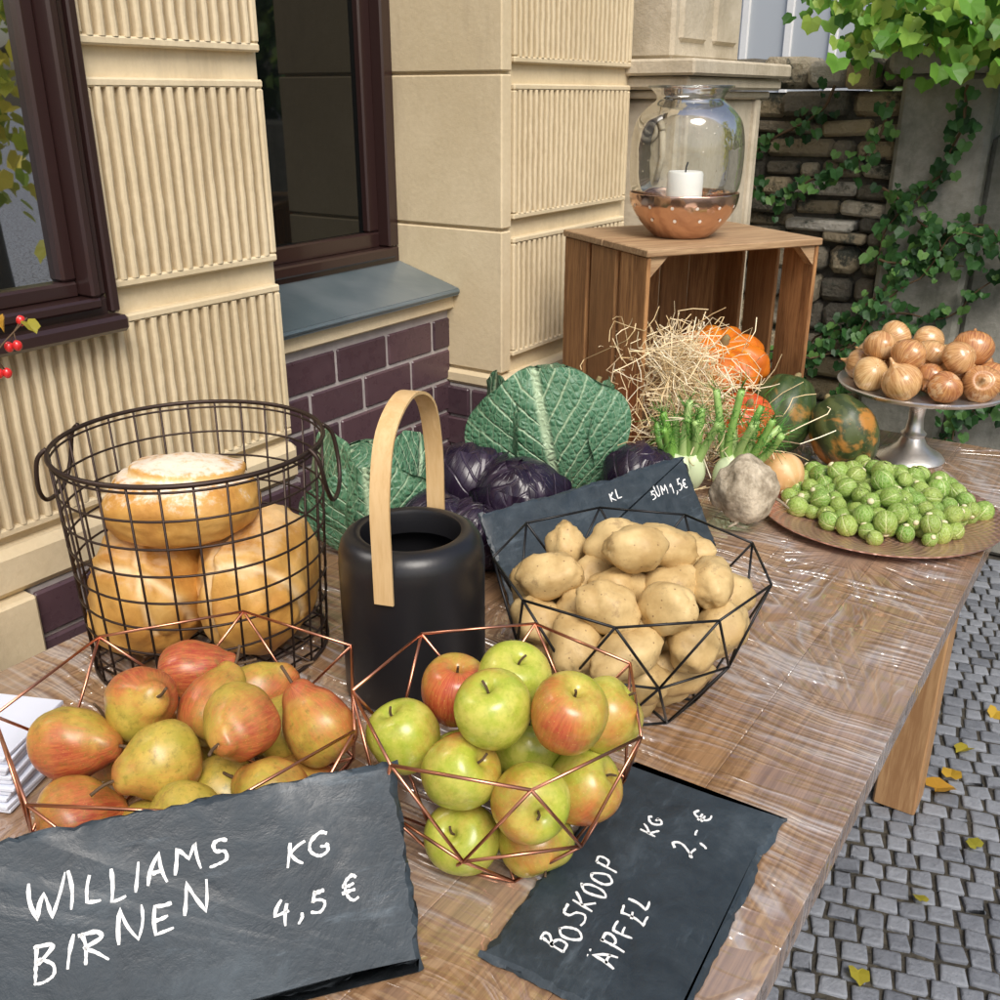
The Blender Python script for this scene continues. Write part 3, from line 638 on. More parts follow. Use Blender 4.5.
# ---------------------------------------------------------------- wire bread basket
BC=Vector((-1.018,.785,0))
bb=top('wire_bread_basket',(BC.x,BC.y,TZ+.0005),'tall dark brown wire basket with side handles holding bread','basket')
a=MB(); RT,RB,HH=.171,.158,.305
def ring(z,r,wr,mb,n=64): mb.tube([(r*math.cos(2*math.pi*k/n),r*math.sin(2*math.pi*k/n),z) for k in range(n)],wr,6,True)
for k in range(9):
    z=.004+k*(HH-.012)/8; ring(z,RB+(RT-RB)*z/HH,.0016,a)
ring(HH,RT+.001,.0032,a); ring(.004,RB,.0028,a)
for k in range(28):
    an=2*math.pi*k/28; c,s=math.cos(an),math.sin(an); a.tube([(RB*c,RB*s,.002),(RT*c,RT*s,HH)],.0016,5)
for k in range(-4,5):
    x=k*.034; l=math.sqrt(RB**2-x*x); a.tube([(x,-l,.003),(x,l,.003)],.0015,5); a.tube([(-l,x,.005),(l,x,.005)],.0015,5)
place('wire_body',a.mesh('wire_body',darkwire),bb)
for sgn in(-1,1):
    a=MB(); u_=SR*sgn; v_=Vector((-u_.y,u_.x,0)); hp=[]
    for (al,out,z) in((-.05,RT-.006,HH+.004),(-.055,RT+.006,HH-.01),(-.05,RT+.013,HH-.05),(-.025,RT+.016,HH-.075),(.025,RT+.016,HH-.075),(.05,RT+.013,HH-.05),(.055,RT+.006,HH-.01),(.05,RT-.006,HH+.004)): hp.append(u_*out+v_*al+UP*z)
    a.tube(catmull(hp,5),.003,7); place('handle',a.mesh('handle',darkwire),bb)
crust=Mat('bread_crust',(.5,.26,.08),.5,spec=.35); tc=crust.co(rand=True); no=crust.noise(tc,11,5,.6); nf=crust.noise(tc,80,5,.7)
oi=crust.n('ShaderNodeObjectInfo'); sc2=crust.n('ShaderNodeSeparateColor'); crust.nt.links.new(oi.outputs['Color'],sc2.inputs[0])
c=crust.ramp(no,[(.28,(.38,.15,.03)),(.45,(.60,.31,.07)),(.6,(.74,.44,.13)),(.75,(.82,.56,.22))]); ge=crust.n('ShaderNodeNewGeometry'); sg=crust.n('ShaderNodeSeparateXYZ'); crust.nt.links.new(ge.outputs['Normal'],sg.inputs[0])
c=crust.mix(crust.mr(crust.attr()[2],0,1,0,.75),c,(.86,.66,.38))
fl=crust.mr(crust.math('ADD',sg.outputs[2],crust.math('ADD',crust.math('MULTIPLY_ADD',nf,1.8,-.9),crust.math('MULTIPLY_ADD',no,1.6,-.8))),.50,1.10)
c=crust.mix(crust.math('MULTIPLY',fl,sc2.outputs[0]),c,(.82,.76,.66))
crust.set('Base Color',c); crust.bump(crust.math('ADD',no,crust.math('MULTIPLY',nf,.35)),.6,.006)
def loaf(loc,R,seed,slash,label,flour,rot=0,amp=.1,sq=0.0):
    def sl(d): 
        return max([math.exp(-((d.dot(Vector(ax).normalized())-off)/.05)**2) for (ax,off) in slash]) if d.z>-.3 else 0
    def fn(d):
        k=1.0+sq*(1-max(abs(d.x),abs(d.y),abs(d.z)))
        for (ax,off) in slash:
            t=d.dot(Vector(ax).normalized())-off; 
            if d.z>-.3: k-=.08*math.exp(-(t/.05)**2)-.04*math.exp(-((t-.12)/.05)**2)
        if d.z<-.5: k*=1-.15*(-d.z-.5)
        return k
    a=MB(); a.blob(R,(0,0,0),amp,1.6,seed,80,56,fn)
    a.l=[(0,0,sl(Vector((v[0]/R[0],v[1]/R[1],v[2]/R[2])).normalized())) for v in a.v]
    o=place('bread_loaf',a.mesh('bread_loaf',crust),loc=loc,rot=(0,0,rot),label=label,cat='bread',group='bread loaves in the wire basket'); o.color=(flour,0,0,1)
loaf(BC-SR*.070+UP*.848,(.080,.120,.092),1,[((1,.3,.2),.05),((.2,1,.4),-.45)],'golden crusty bread loaf in the wire basket',.2,rad(34),.10,.2)
loaf(BC+SR*.072+UP*.850,(.080,.118,.094),4,[((1,-.5,.2),0),((0,1,.3),-.5)],'golden bread loaf with split crust in the wire basket',.2,rad(34),.10,.2)
loaf(BC-SR*.016-SF*.01+UP*.975,(.100,.096,.055),9,[((.1,.3,1),.62)],'round floury bread loaf on top of the others',.85,rad(34),.06,.2)
# ---------------------------------------------------------------- geometric baskets
def geo_basket(name,c,rings,N,mat,label,wr=.0017,ph=0):
    a=MB(); P=[]
    for i,(z,R) in enumerate(rings): P.append([Vector((R*math.cos(2*math.pi*(k+.5*(i%2))/N+ph),R*math.sin(2*math.pi*(k+.5*(i%2))/N+ph),z)) for k in range(N)])
    E=lambda p,q:a.tube([p,q],wr,6)
    for i in range(len(rings)):
        for k in range(N): E(P[i][k],P[i][(k+1)%N])
        if i+1<len(rings):
            for k in range(N):
                if i%2==0: E(P[i][k],P[i+1][k]); E(P[i][k],P[i+1][(k-1)%N])
                else: E(P[i][k],P[i+1][k]); E(P[i][k],P[i+1][(k+1)%N])
    b=P[0]; 
    for k in range(N): E(b[k],Vector((0,0,b[0].z)))
    return place(name,a.mesh(name,mat),loc=(c[0],c[1],TZ+.002),label=label,cat='basket')
def relax(items,c,rings,pull=.03,it=90,over=.6):
    c=Vector((c[0],c[1],0)); tg=[p.copy() for p,_ in items]; P=[p.copy() for p,_ in items]; Rr=[q for _,q in items]
    def RB_(z):
        z-=TZ
        for (a,b) in zip(rings,rings[1:]):
            if z<b[0]: return a[1]+(b[1]-a[1])*max(0,(z-a[0]))/(b[0]-a[0])
        return rings[-1][1]
    for k in range(it):
        for i in range(len(P)):
            P[i]+= (tg[i]-P[i])*pull
            for j in range(i):
                dd=P[i]-P[j]; L=dd.length; m_=(Rr[i]+Rr[j])*.985
                if L<m_ and L>1e-6: dd*= (m_-L)/L/2; P[i]+=dd; P[j]-=dd
        for i in range(len(P)):
            h=P[i]-c; h.z=0; lim=RB_(P[i].z)*.955-Rr[i]*(.92 if P[i].z<TZ+rings[-1][0] else over)
            if h.length>lim and h.length>1e-6: h*=lim/h.length; P[i].x=c.x+h.x; P[i].y=c.y+h.y
            P[i].z=max(P[i].z,TZ+Rr[i]*.9+.005)
    return P
PC=(-.75,.535); PR=[(0,.10),(.05,.165),(.142,.188)]
AC=(-.465,.69); AR=[(0,.075),(.07,.128),(.168,.148)]
OC=(-.485,1.01); OR_=[(0,.095),(.09,.148),(.182,.172)]
geo_basket('pear_basket',PC,PR,7,copperwire,'copper coloured geometric wire basket filled with pears',ph=.3)
geo_basket('apple_basket',AC,AR,7,copperwire,'copper coloured geometric wire basket filled with apples',ph=.1)
geo_basket('potato_basket',OC,OR_,9,blackwire,'black geometric wire basket filled with potatoes',ph=.2)
def axis_rot(ax,spin):
    return Vector((0,0,1)).rotation_difference(ax.normalized())@Matrix.Rotation(spin,3,'Z').to_quaternion()
def scr(r_,u_,f_): return SR*r_+UP*u_+SF*f_
def prof(p,R,k=4): return [(max(0,v.x)*R if 0<i<(len(p)-1)*k else 0,v.y*R) for i,v in enumerate(catmull([(q[0],q[1],0) for q in p],k))]
apf=[(0,-.72),(.12,-.82),(.4,-.93),(.72,-.76),(.95,-.34),(1,.06),(.95,.42),(.75,.74),(.47,.87),(.22,.82),(.08,.68),(0,.58)]
def amod(s):
    return lambda r,z,a:(r*(1+.02*math.cos(5*a+s)*(-z/.037*.5+.5)+.025*math.sin(2*a+s)),z*(1+.03*math.cos(a+s)))
ame=[]
for s in range(3):
    a=MB(); a.lathe(prof(apf,.0368),36,(0,0,0),amod(s*2)); ame.append(a.mesh('apple',applem))
a=MB(); a.tube(catmull([(0,0,.0215),(.001,.0,.030),(.005,.001,.037)],4),.0013,6); astem=a.mesh('stem',stemm)
AP=[(-532,706,893),(-467,718,922),(-446,650,931),(-380,678,938),(-547,637,870),(-466,626,870),(-394,635,858),(-374,703,840),(-465,624,788),(-405,665,787),(-373,738,902),(-444,712,856),(-501,674,828),(-503,753,800),(-430,755,800)]
AA=[(.95,(.1,1,-.2)),(.3,(.2,1,-.4)),(.45,(-.2,1,-.3)),(.72,(.2,1,-.3)),(.25,(-.4,.8,0)),(.65,(.6,.6,-.3)),(.55,(.3,.3,-1)),(.65,(.8,.7,-.2)),(.35,(-.3,.6,-.5)),(.45,(.3,-.6,-.7)),(.4,(.8,.7,.2)),(.05,(0,1,0)),(.2,(-.2,.8,.1)),(.2,(0,1,.1)),(.5,(.2,1,0))]
pos=relax([(Vector(p)/1000,.0368) for p in AP],AC,AR)
for i,((b,ax),p) in enumerate(zip(AA,pos)):
    kind_='red' if b>.68 else ('red and green' if b>.38 else 'green')
    o=place('apple',ame[i%3],loc=p,rot=axis_rot(scr(*ax),-1.2+ (i*1.9 if b<.9 else 0)),label=kind_+' apple heaped in the copper wire basket',cat='apple',group='apples in the copper wire basket'); o.color=(b,0,0,1)
    place('stem',astem,o)
ppf=[(0,-.84),(.14,-.91),(.42,-.96),(.78,-.76),(.98,-.34),(1,.05),(.92,.42),(.74,.76),(.55,1.02),(.43,1.24),(.31,1.38),(.12,1.45),(0,1.42)]
pme=[]
PRR=.0372
for s in range(4):
    a=MB(); a.lathe(prof(ppf,PRR),40,(0,0,0),lambda r,z,an,s=s:(r*(1+.04*math.sin(2*an+s)+.035*math.cos(3*an+s*2)),z*(1 if z<0 else (1.0,.86,.94,.80)[s]))); 
    a.v=[(x+.15*max(0,z)**2/PRR*(.6+s*.3)+.002*mn.noise(Vector((x,y,z))*50+Vector((s,0,0))),y+.002*mn.noise(Vector((x,y,z))*50+Vector((s,9,0))),z) for (x,y,z) in a.v]; pme.append(a.mesh('pear',pearm))
pst=[]
for s in range(4):
    kz=(1.0,.86,.94,.80)[s]; xo=.15*(.052*kz)**2/PRR*(.6+s*.3); a=MB(); a.tube(catmull([(xo,0,.050*kz),(xo+.002,.0,.050*kz+.012),(xo+.008,.002,.050*kz+.025)],4),.0017,6); pst.append(a.mesh('stem',stemm))
PP=[(-818,446,862),(-787,505,886),(-832,604,860),(-669,532,894),(-624,600,868),(-725,477,860),(-655,445,838),(-619,518,845),(-752,566,862),(-774,411,822),(-638,577,802),(-836,505,815),(-776,645,827),(-700,614,830),(-796,575,799),(-690,519,812),(-711,445,806)]
PA=[(.85,(1,.15,-.1)),(.7,(.5,.4,-.6)),(.9,(1,-.1,.25)),(.62,(-.4,.2,-.9)),(.92,(-.5,.6,.3)),(.62,(-.6,.1,-.5)),(.35,(.7,.1,-.5)),(.7,(-.9,.1,.3)),(.5,(.3,.4,.7)),(.85,(.6,-.1,.4)),(.8,(-.8,.2,.4)),(.5,(0,1,0)),(.6,(.6,.4,.4)),(.6,(.3,.5,.6)),(.5,(0,1,0)),(.4,(.6,.2,-.6)),(.5,(-.6,0,.5))]
pos=relax([(Vector(p)/1000,PRR*1.04) for p in PP],PC,PR,over=.85)
for i,((b,ax),p) in enumerate(zip(PA,pos)):
    kind_='red' if b>.75 else ('red blushed yellow' if b>.4 else 'yellow green')
    o=place('pear',pme[i%4],loc=p,rot=axis_rot(scr(*ax),i*2.1),label=kind_+' pear lying in the copper wire basket',cat='pear',group='pears in the copper wire basket'); o.color=(b,0,0,1)
    place('stem',pst[i%4],o)
PO=[]; q=random.Random(17)
for (z,n_,R_,ph) in((.782,6,.058,0),(.79,1,0,0),(.826,9,.098,.4),(.83,4,.04,1),(.872,11,.125,.1),(.872,5,.06,.5),(.905,7,.095,.3),(.915,4,.05,.2),(.938,3,.035,.9)):
    for k in range(n_):
        a_=ph+6.283*k/n_+q.uniform(-.12,.12); PO.append(Vector((OC[0]+R_*math.cos(a_),OC[1]+R_*math.sin(a_),z+q.uniform(-.008,.008))))
pos=relax([(p,.0292) for p in PO],OC,OR_,.06,90,.95)
pme=[]
for s in range(7):
    a=MB(); q=random.Random(s); a.blob((.0305*q.uniform(.9,1.02),.027*q.uniform(.95,1.1),.037*q.uniform(.85,1.3)),(0,0,0),.22,1.5,s+3,28,20); pme.append(a.mesh('potato',potm))
for i,p in enumerate(pos):
    place('potato',pme[i%7],loc=p,rot=axis_rot(scr(rng.uniform(-1,1),rng.uniform(-.5,.5),rng.uniform(-.5,.5)),rng.uniform(0,6)),label='pale yellow potato heaped in the black wire basket',cat='potato',group='potatoes in the black wire basket')
# ---------------------------------------------------------------- cake stand and onions
CS=Vector((-.385,2.14,TZ+.0005))
a=MB(); pr=[(0,0),(.066,0),(.070,.004),(.064,.012),(.045,.022),(.030,.034),(.022,.05),(.026,.058),(.018,.066),(.015,.09),(.017,.115),(.026,.125),(.022,.133),(.03,.142),(.07,.150),(.14,.154),(.162,.158),(.168,.166),(.164,.168),(.155,.163),(.0,.160)]
a.lathe(pr,64); place('cake_stand',a.mesh('cake_stand',alu,True,True,50),loc=CS,label='silver pedestal cake stand holding onions',cat='cake stand')
onf=[(0,-.80),(.08,-.88),(.2,-.84),(.6,-.68),(.92,-.28),(1,.08),(.88,.45),(.58,.74),(.28,.90),(.13,1.06),(.09,1.24),(.05,1.36),(0,1.37)]
ome=[]
for s in range(4):
    a=MB(); a.lathe(prof(onf,.0365),32,(0,0,0),lambda r,z,an,s=s:(r*(1+.035*math.sin(3*an+s)+.012*math.sin(11*an)),z*(1+.02*s) if z<.03 else z*(.84+.07*s))); ome.append(a.mesh('onion',onm))
its=[]; ro=random.Random(4)
for k in range(10): an=k*.628+.2; its.append((Vector((CS.x+.122*math.cos(an),CS.y+.122*math.sin(an),TZ+.192)),.036))
for k in range(5): an=k*1.257; its.append((Vector((CS.x+.055*math.cos(an),CS.y+.055*math.sin(an),TZ+.192)),.036))
for k in range(6): an=k*1.047+.5; its.append((Vector((CS.x+.078*math.cos(an),CS.y+.078*math.sin(an),TZ+.235)),.036))
its.append((Vector((CS.x+.01,CS.y,TZ+.245)),.036))
def relax2(items,c,zf,Rm,it=60):
    P=[p.copy() for p,_ in items];R=[r for _,r in items];T=[p.copy() for p in P]
    for k in range(it):
        for i in range(len(P)):
            P[i]+=(T[i]-P[i])*.05; P[i].z-=.0012
            for j in range(i):
                dd=P[i]-P[j];L=dd.length;m_=(R[i]+R[j])*.95
                if 1e-6<L<m_: dd*=(m_-L)/L/2;P[i]+=dd;P[j]-=dd
        for i in range(len(P)):
            P[i].z=max(P[i].z,zf+R[i]*.88); h=Vector((P[i].x-c.x,P[i].y-c.y,0))
            if h.length>Rm: h*=Rm/h.length; P[i].x=c.x+h.x;P[i].y=c.y+h.y
    return P
for i,p in enumerate(relax2(its,CS,TZ+.163,.145)):
    place('onion',ome[i%4],loc=p,rot=axis_rot(scr(ro.uniform(-1,1),ro.uniform(-1,.9),ro.uniform(-1,1)),ro.uniform(0,6)),scale=ro.uniform(.85,1.12),label='golden brown onion with papery skin on the silver stand',cat='onion',group='onions on the cake stand')
# ---------------------------------------------------------------- leafy balls
def lball(mb,R,leaves,r,res=(8,10),flat=1.0,inner=True,mi=0):
    if inner: mb.blob((R*.93,R*.93,R*.93*flat),(0,0,0),.06,2,r.random()*9,24,16,rnd=.6,mi=mi)
    for (az,tip,wid,off,flare,ruf) in leaves:
        ph=r.random()*6; rn=r.random()
        def fn(u,v):
            wv=wid*math.sin(math.pi*(.10+.76*v))**.55
            cut=1-.22*abs(u)**3
            pol=rad(172)+(rad(tip)-rad(172))*(v if v<.5 else (.5+(v-.5)*cut))
            cx,cy=math.sin(pol),math.cos(pol)
            A=u*wv/max(abs(cx),.5)
            e=max(abs(u)**2.2,v**4)
            k=R*(1+off+flare*(v**2.5)*(.6+.4*abs(u))+ruf*e*math.sin(9*u+13*v+ph)+.02*math.sin(14*v-abs(u)*6+ph)*(ruf>.02)-.012*max(0,1-abs(u)*8))
            if v<.15: k*=.9+.1*v/.15
            X=k*cx*math.cos(A); Y=k*max(cx,.25 if pol<1.2 else cx)*math.sin(A); Z=k*cy*flat
            return Vector((X*math.cos(az)-Y*math.sin(az),X*math.sin(az)+Y*math.cos(az),Z))
        mb.grid(fn,res[0],res[1],mi,rn)
def fan(mb,R,az,roll,Wd,Ht,zo,off,q,ruf=1.0):
    D=Vector((math.cos(az),math.sin(az),0)); S=Vector((-math.sin(az),math.cos(az),0)); ph=q.random()*6; rn=q.random()
    def fn(u,v):
        w_=Wd*max(.02,math.sin(math.pi*(.05+.74*v)))**.62
        x=u*w_; z=zo+Ht*v*(1-.20*u*u*v)
        e=max(abs(u)**4,v**6); rr=min(1.0,math.hypot(x,z)/(1.5*R))
        y=R*(1+off)*math.sqrt(max(0.0,1-.75*rr*rr))+e*R*.06+R*.05*ruf*e*math.sin(7*u+9*v+ph)+R*.02*ruf*e*math.sin(19*u-17*v+ph*2)+R*.014*math.sin(20*(v-.7*abs(u)))*(1-e)
        z+=R*.02*(v**4)*math.sin(8*u+ph)
        y-=R*.025*max(0,1-abs(u)*9)
        x2=x*math.cos(roll)-z*math.sin(roll); z2=x*math.sin(roll)+z*math.cos(roll)
        return D*y+S*x2+UP*z2
    mb.grid(fn,48,48,0,rn)
sme=[]
for s in range(5):
    q=random.Random(s+50); a=MB(); L=[(k*2.4+q.random()*.5,q.uniform(-12,20)+k*2,1.05,.012*k*.7,.03,.012) for k in range(7)]
    lball(a,.0195,L,q,(8,8),1.08); a.blob((.007,.007,.004),(0,0,-.0205),.1,2,1,10,6,mi=1); sme.append(a.mesh('brussels_sprout',[sproutm,spout2]))
PL=Vector((-.36,1.78,TZ+.0005))
a=MB(); a.lathe([(0,0),(.13,0),(.15,.002),(.17,.006),(.205,.013),(.215,.016),(.2155,.0185),(.205,.0175),(.17,.0105),(.148,.006),(.13,.0045),(0,.004)],72)
place('copper_platter',a.mesh('copper_platter',platterm,True,True,60),loc=PL,label='round hammered copper platter under the sprouts',cat='platter')
its=[]; rs=random.Random(9); PLc=PL+Vector((.005,.02,0))
for lay,(Rm,z,Rmin) in enumerate(((.158,.020,.08),(.135,.044,.02),(.098,.064,0),(.04,.080,0))):
    sp_=.032; n=9
    for i in range(-n,n+1):
        for j in range(-n,n+1):
            x=(i+.5*(j%2))*sp_+lay*.012; y=j*sp_*.866+lay*.01
            h=math.hypot(x,y)
            if Rmin<=h<Rm+rs.uniform(-.02,.02): its.append((Vector((PLc.x+x*1.02+rs.uniform(-.008,.008),PLc.y+y*.98+rs.uniform(-.008,.008),TZ+z)),.0163*rs.uniform(.75,1.2)))
for i,(p,rr_) in enumerate(zip(relax2(its,PLc,TZ+.006,.168,30),[q for _,q in its])):
    place('brussels_sprout',sme[i%5],loc=p,rot=axis_rot(rv(rs)+Vector((.3,-.3,.1)),rs.uniform(0,6)),scale=rr_/.0195,label='green brussels sprout piled on the copper platter',cat='brussels sprout',group='brussels sprouts on the copper platter')
# cabbages
def cabbage(name,loc,R,mat,seed,outer,label,group,rot=(0,0,0),flat=.92,cat='cabbage',nin=8,fans=()):
    q=random.Random(seed); a=MB()
    L=[(k*2.399+q.random()*.4,q.uniform(-25,8)+k*2,1.15,.010*k,.02,.012) for k in range(nin)]+list(outer)
    lball(a,R,L,q,(26,26),flat)
    for f_ in fans: fan(a,R,*f_[:6],q,*f_[6:])
    return place(name,a.mesh(name,mat,True,False),loc=loc,rot=rot,label=label,cat=cat,group=group)
ca=math.atan2(-.829,.559)
cabbage('savoy_cabbage',(-.935,1.56,.888),.112,savoy,1,[],'large blue green savoy cabbage with one broad veined open leaf','savoy cabbages on the table',flat=.92,
  fans=[(ca-1.3,.25,.12,.215,-.11,.02,.6),(ca+1.3,-.25,.115,.205,-.11,.02,.6),(ca-.08,.22,.155,.255,-.120,.16,.8)])
cabbage('savoy_cabbage',(-1.065,1.185,.845),.085,savoy,2,[],'smaller savoy cabbage with crinkled loose leaves by the wall','savoy cabbages on the table',
  fans=[(ca+1.1,-.5,.11,.19,-.08,.05),(ca-1.0,.5,.11,.195,-.08,.05),(ca+.1,.08,.12,.165,-.09,.20)])
for i,(x,y,R) in enumerate([(-.965,1.345,.074),(-.85,1.33,.077),(-.72,1.54,.070),(-.915,1.175,.062),(-.86,1.20,.056)]):
    cabbage('red_cabbage',(x,y,TZ+R*.93),R,redcab,i+10,[(ca+.5,30,1.3,.09,.10,.03),(ca-1.2,20,1.3,.10,.12,.03),(ca-.3,45,1.2,.13,.2,.05)],'nearly black purple red cabbage with glossy leaves','red cabbages on the table',(rng.uniform(-.4,.4),rng.uniform(-.4,.4),rng.uniform(-.5,.5)),.92,nin=6)
# ---------------------------------------------------------------- pumpkins and squashes
def squashmat(name,c1,c2,c3,n=10,sc_=20,th=.5,wob=5):
    m=Mat(name,c1,.4,spec=.45); tc=m.co(); sp=m.n('ShaderNodeSeparateXYZ'); m.nt.links.new(tc,sp.inputs[0])
    an=m.math('ARCTAN2',sp.outputs[1],sp.outputs[0]); st=m.math('SINE',m.math('MULTIPLY_ADD',an,n,m.math('MULTIPLY',m.noise(tc,25,3),wob)))
    no=m.noise(tc,sc_,5,.65,.5)
    c=m.mix(m.mr(st,-.2,.9),c1,c2); c=m.mix(m.mr(no,th,th+.12),c,c3); c=m.mix(m.mr(m.voro(tc,120),.08,.2,.4,0),c,tuple(min(1,x*1.5+.1) for x in c2))
    m.set('Base Color',c); m.bump(m.noise(tc,60,4),.25,.002); return m
pumpm=squashmat('orange_pumpkin_skin',(.62,.16,.01),(.70,.23,.016),(.52,.12,.01))
redp=squashmat('red_pumpkin_skin',(.55,.07,.02),(.62,.13,.03),(.60,.15,.04))
greensq=squashmat('green_squash_skin',(.035,.065,.02),(.055,.085,.025),(.30,.16,.035),10,11,.54,16)
mixsq=squashmat('mottled_squash_skin',(.035,.055,.018),(.07,.09,.028),(.42,.19,.04),9,11,.50,14)
butter=squashmat('butternut_skin',(.66,.40,.18),(.72,.47,.24),(.62,.36,.15),6)
psm=Mat('pumpkin_stem',(.25,.2,.09),.8)
def pumpkin(loc,R,flat,ribs,depth,mat,seed,label,rot=(0,0,0),name='pumpkin',cat='pumpkin',st=1.0):
    def fn(d):
        a=math.atan2(d.y,d.x); s=math.hypot(d.x,d.y); return 1-depth*(1-abs(math.sin(a*ribs/2))**.6)*s-.22*(max(0,abs(d.z)-.82)/.18)**2*(1 if flat<1.1 else .3)
    a=MB(); a.blob((R,R,R*flat),(0,0,0),.07,1.2,seed,72,32,fn)
    o=place(name,a.mesh(name,mat),loc=loc,rot=rot,label=label,cat=cat,group='pumpkins and squashes by the crate')
    b=MB(); b.tube(catmull([(0,0,R*flat*.70),(.002,0,R*flat*.95),(.006,.003,R*flat*(.95+.25*st))],4),lambda t:.010*(1-.45*t)*(R/.08)**.5,8); place('stem',b.mesh('stem',psm),o)
    return o
pumpkin((-.768,1.985,.945),.108,.52,9,.26,pumpm,1,'flat orange lobed pumpkin inside the wooden crate',(rad(16),rad(14),0),st=.5)
pumpkin((-.80,1.94,.82),.085,.85,9,.10,pumpm,2,'orange pumpkin half covered with straw in the crate',(.2,.1,1))
pumpkin((-.672,1.90,.845),.062,1.0,8,.03,redp,3,'small red orange squash leaning against the crate',(.4,.3,0),st=.2)
pumpkin((-.625,1.985,.845),.072,1.3,10,.06,greensq,4,'dark green mottled squash leaning against the crate',(rad(-25),rad(20),.4),'squash','squash',.3)
pumpkin((-.493,1.992,.829),.069,1.2,10,.03,mixsq,5,'dark green and orange mottled squash on the table',(rad(-30),rad(-16),1),'squash','squash',.1)
pumpkin((-.95,1.75,.835),.062,1.35,8,.02,redp,6,'red orange squash standing behind the savoy cabbage',(0,.1,0))
a=MB(); a.lathe(prof([(0,-1),(.5,-.92),(.95,-.4),(1,.1),(.75,.6),(.55,1.0),(.52,1.5),(.4,1.85),(0,1.92)],.042),32); 
place('butternut_squash',a.mesh('butternut_squash',butter),loc=(-.545,1.78,.795),rot=axis_rot(scr(-.5,.25,1),0),label='pale peach butternut squash lying beside the fennel',cat='squash',group='pumpkins and squashes by the crate')
# celeriac
celm=Mat('celeriac_skin',(.5,.42,.3),.8,spec=.3); tc=celm.co()
cn=celm.noise(tc,30,6,.7); c2_=celm.noise(tc,9,4,.6,.8)
celm.set('Base Color',celm.mix(celm.mr(celm.math('ADD',celm.math('MULTIPLY',cn,.5),celm.math('MULTIPLY',c2_,.5)),.38,.60),(.20,.16,.105),(.62,.54,.41))); celm.bump(celm.math('ADD',cn,c2_),.8,.006)
a=MB(); a.blob((.056,.054,.068),(0,0,0),.18,1.6,5,56,40,lambda d:1-.22*max(0,-d.z)**2)
rc=random.Random(6)
for k in range(9):
    d=rv(rc); d.z=-abs(d.z)*1.6; d.normalize(); a.tube(catmull([d*.040,d*.058+rv(rc)*.003,d*.066+rv(rc)*.008],3),lambda t:.005*(1-.7*t),5)
place('celeriac',a.mesh('celeriac',celm),loc=(-.548,1.585,.820),rot=(.25,.2,0),label='rough grey brown celeriac root beside the slate',cat='celeriac')
# fennel
fenw=Mat('fennel_bulb_skin',(.62,.72,.45),.4); feng=Mat('fennel_stalk_skin',(.18,.40,.06),.4); fenf=Mat('fennel_frond',(.07,.24,.03),.6)
fa=feng.attr(); feng.set('Base Color',feng.ramp(fa[2],[(0,(.52,.68,.28)),(1,(.18,.40,.06))]))
def fennel(loc,tilt,seed):
    q=random.Random(seed); e=top('fennel',loc,'fresh fennel bulb with bright green stalks and fronds','fennel','fennel bulbs between cabbages and squashes',rot=tilt)
    a=MB(); 
    for k in range(5): a.blob((.026,.022,.040),((k-2)*.009,(k%2)*.008-.004,.0),.05,1.5,k,20,14)
    place('bulb',a.mesh('bulb',fenw),e)
    a=MB();b=MB()
    for k in range(9):
        dx=(k-4)*.0065; top_=Vector((dx*2.4+q.uniform(-.02,.02),q.uniform(-.04,.04),.125+q.uniform(-.04,.045)))
        a.tube(catmull([(dx,q.uniform(-.008,.008),.02),(dx*1.6,top_.y*.4,.06),top_],5),lambda t:.0095*(1-.3*t),8,rnd=q.random())
        for m_ in range(30):
            d=(rv(q)*.8+Vector((dx*14,0,.5))).normalized(); s=top_*q.uniform(.6,1.05); b.tube([s,s+d*.018,s+d*.034+rv(q)*.009],lambda t:.0008*(1-.5*t),3)
    place('stalks',a.mesh('stalks',feng),e); place('fronds',b.mesh('fronds',fenf),e)
fennel((-.615,1.72,.80),(rad(8),rad(10),rad(34)),1); fennel((-.705,1.675,.80),(rad(8),rad(-4),rad(34)),2)
# straw
strawm=Mat('straw',(.7,.5,.25),.6); strawm.set('Base Color',strawm.ramp(strawm.attr()[2],[(0,(.66,.48,.24)),(.5,(.84,.69,.43)),(1,(.94,.86,.66))]))
a=MB(); q=random.Random(12)
for k in range(640):
    t=q.random()**1.1; loose=1.9 if q.random()<.35 else .9
    C=Vector((-.735,1.785,.79)).lerp(Vector((-.80,1.84,1.01)),t)+Vector((q.gauss(0,.045),q.gauss(0,.045),q.gauss(0,.02)))*(1.15-.5*t)*loose
    d=rv(q).normalized()*q.uniform(.03,.085); e=rv(q)*.022
    pts=[C-d,C-d*.3+e,C+d*.4-e*.6,C+d+rv(q)*.012]; 
    if any(p.z<TZ+.004 for p in pts): continue
    a.tube(catmull(pts,2),.0010,3,rnd=q.random(),cap=False)
place('straw',a.mesh('straw',strawm,False),label='loose heap of dry blond straw spilling from the crate',cat='straw',kind='stuff')
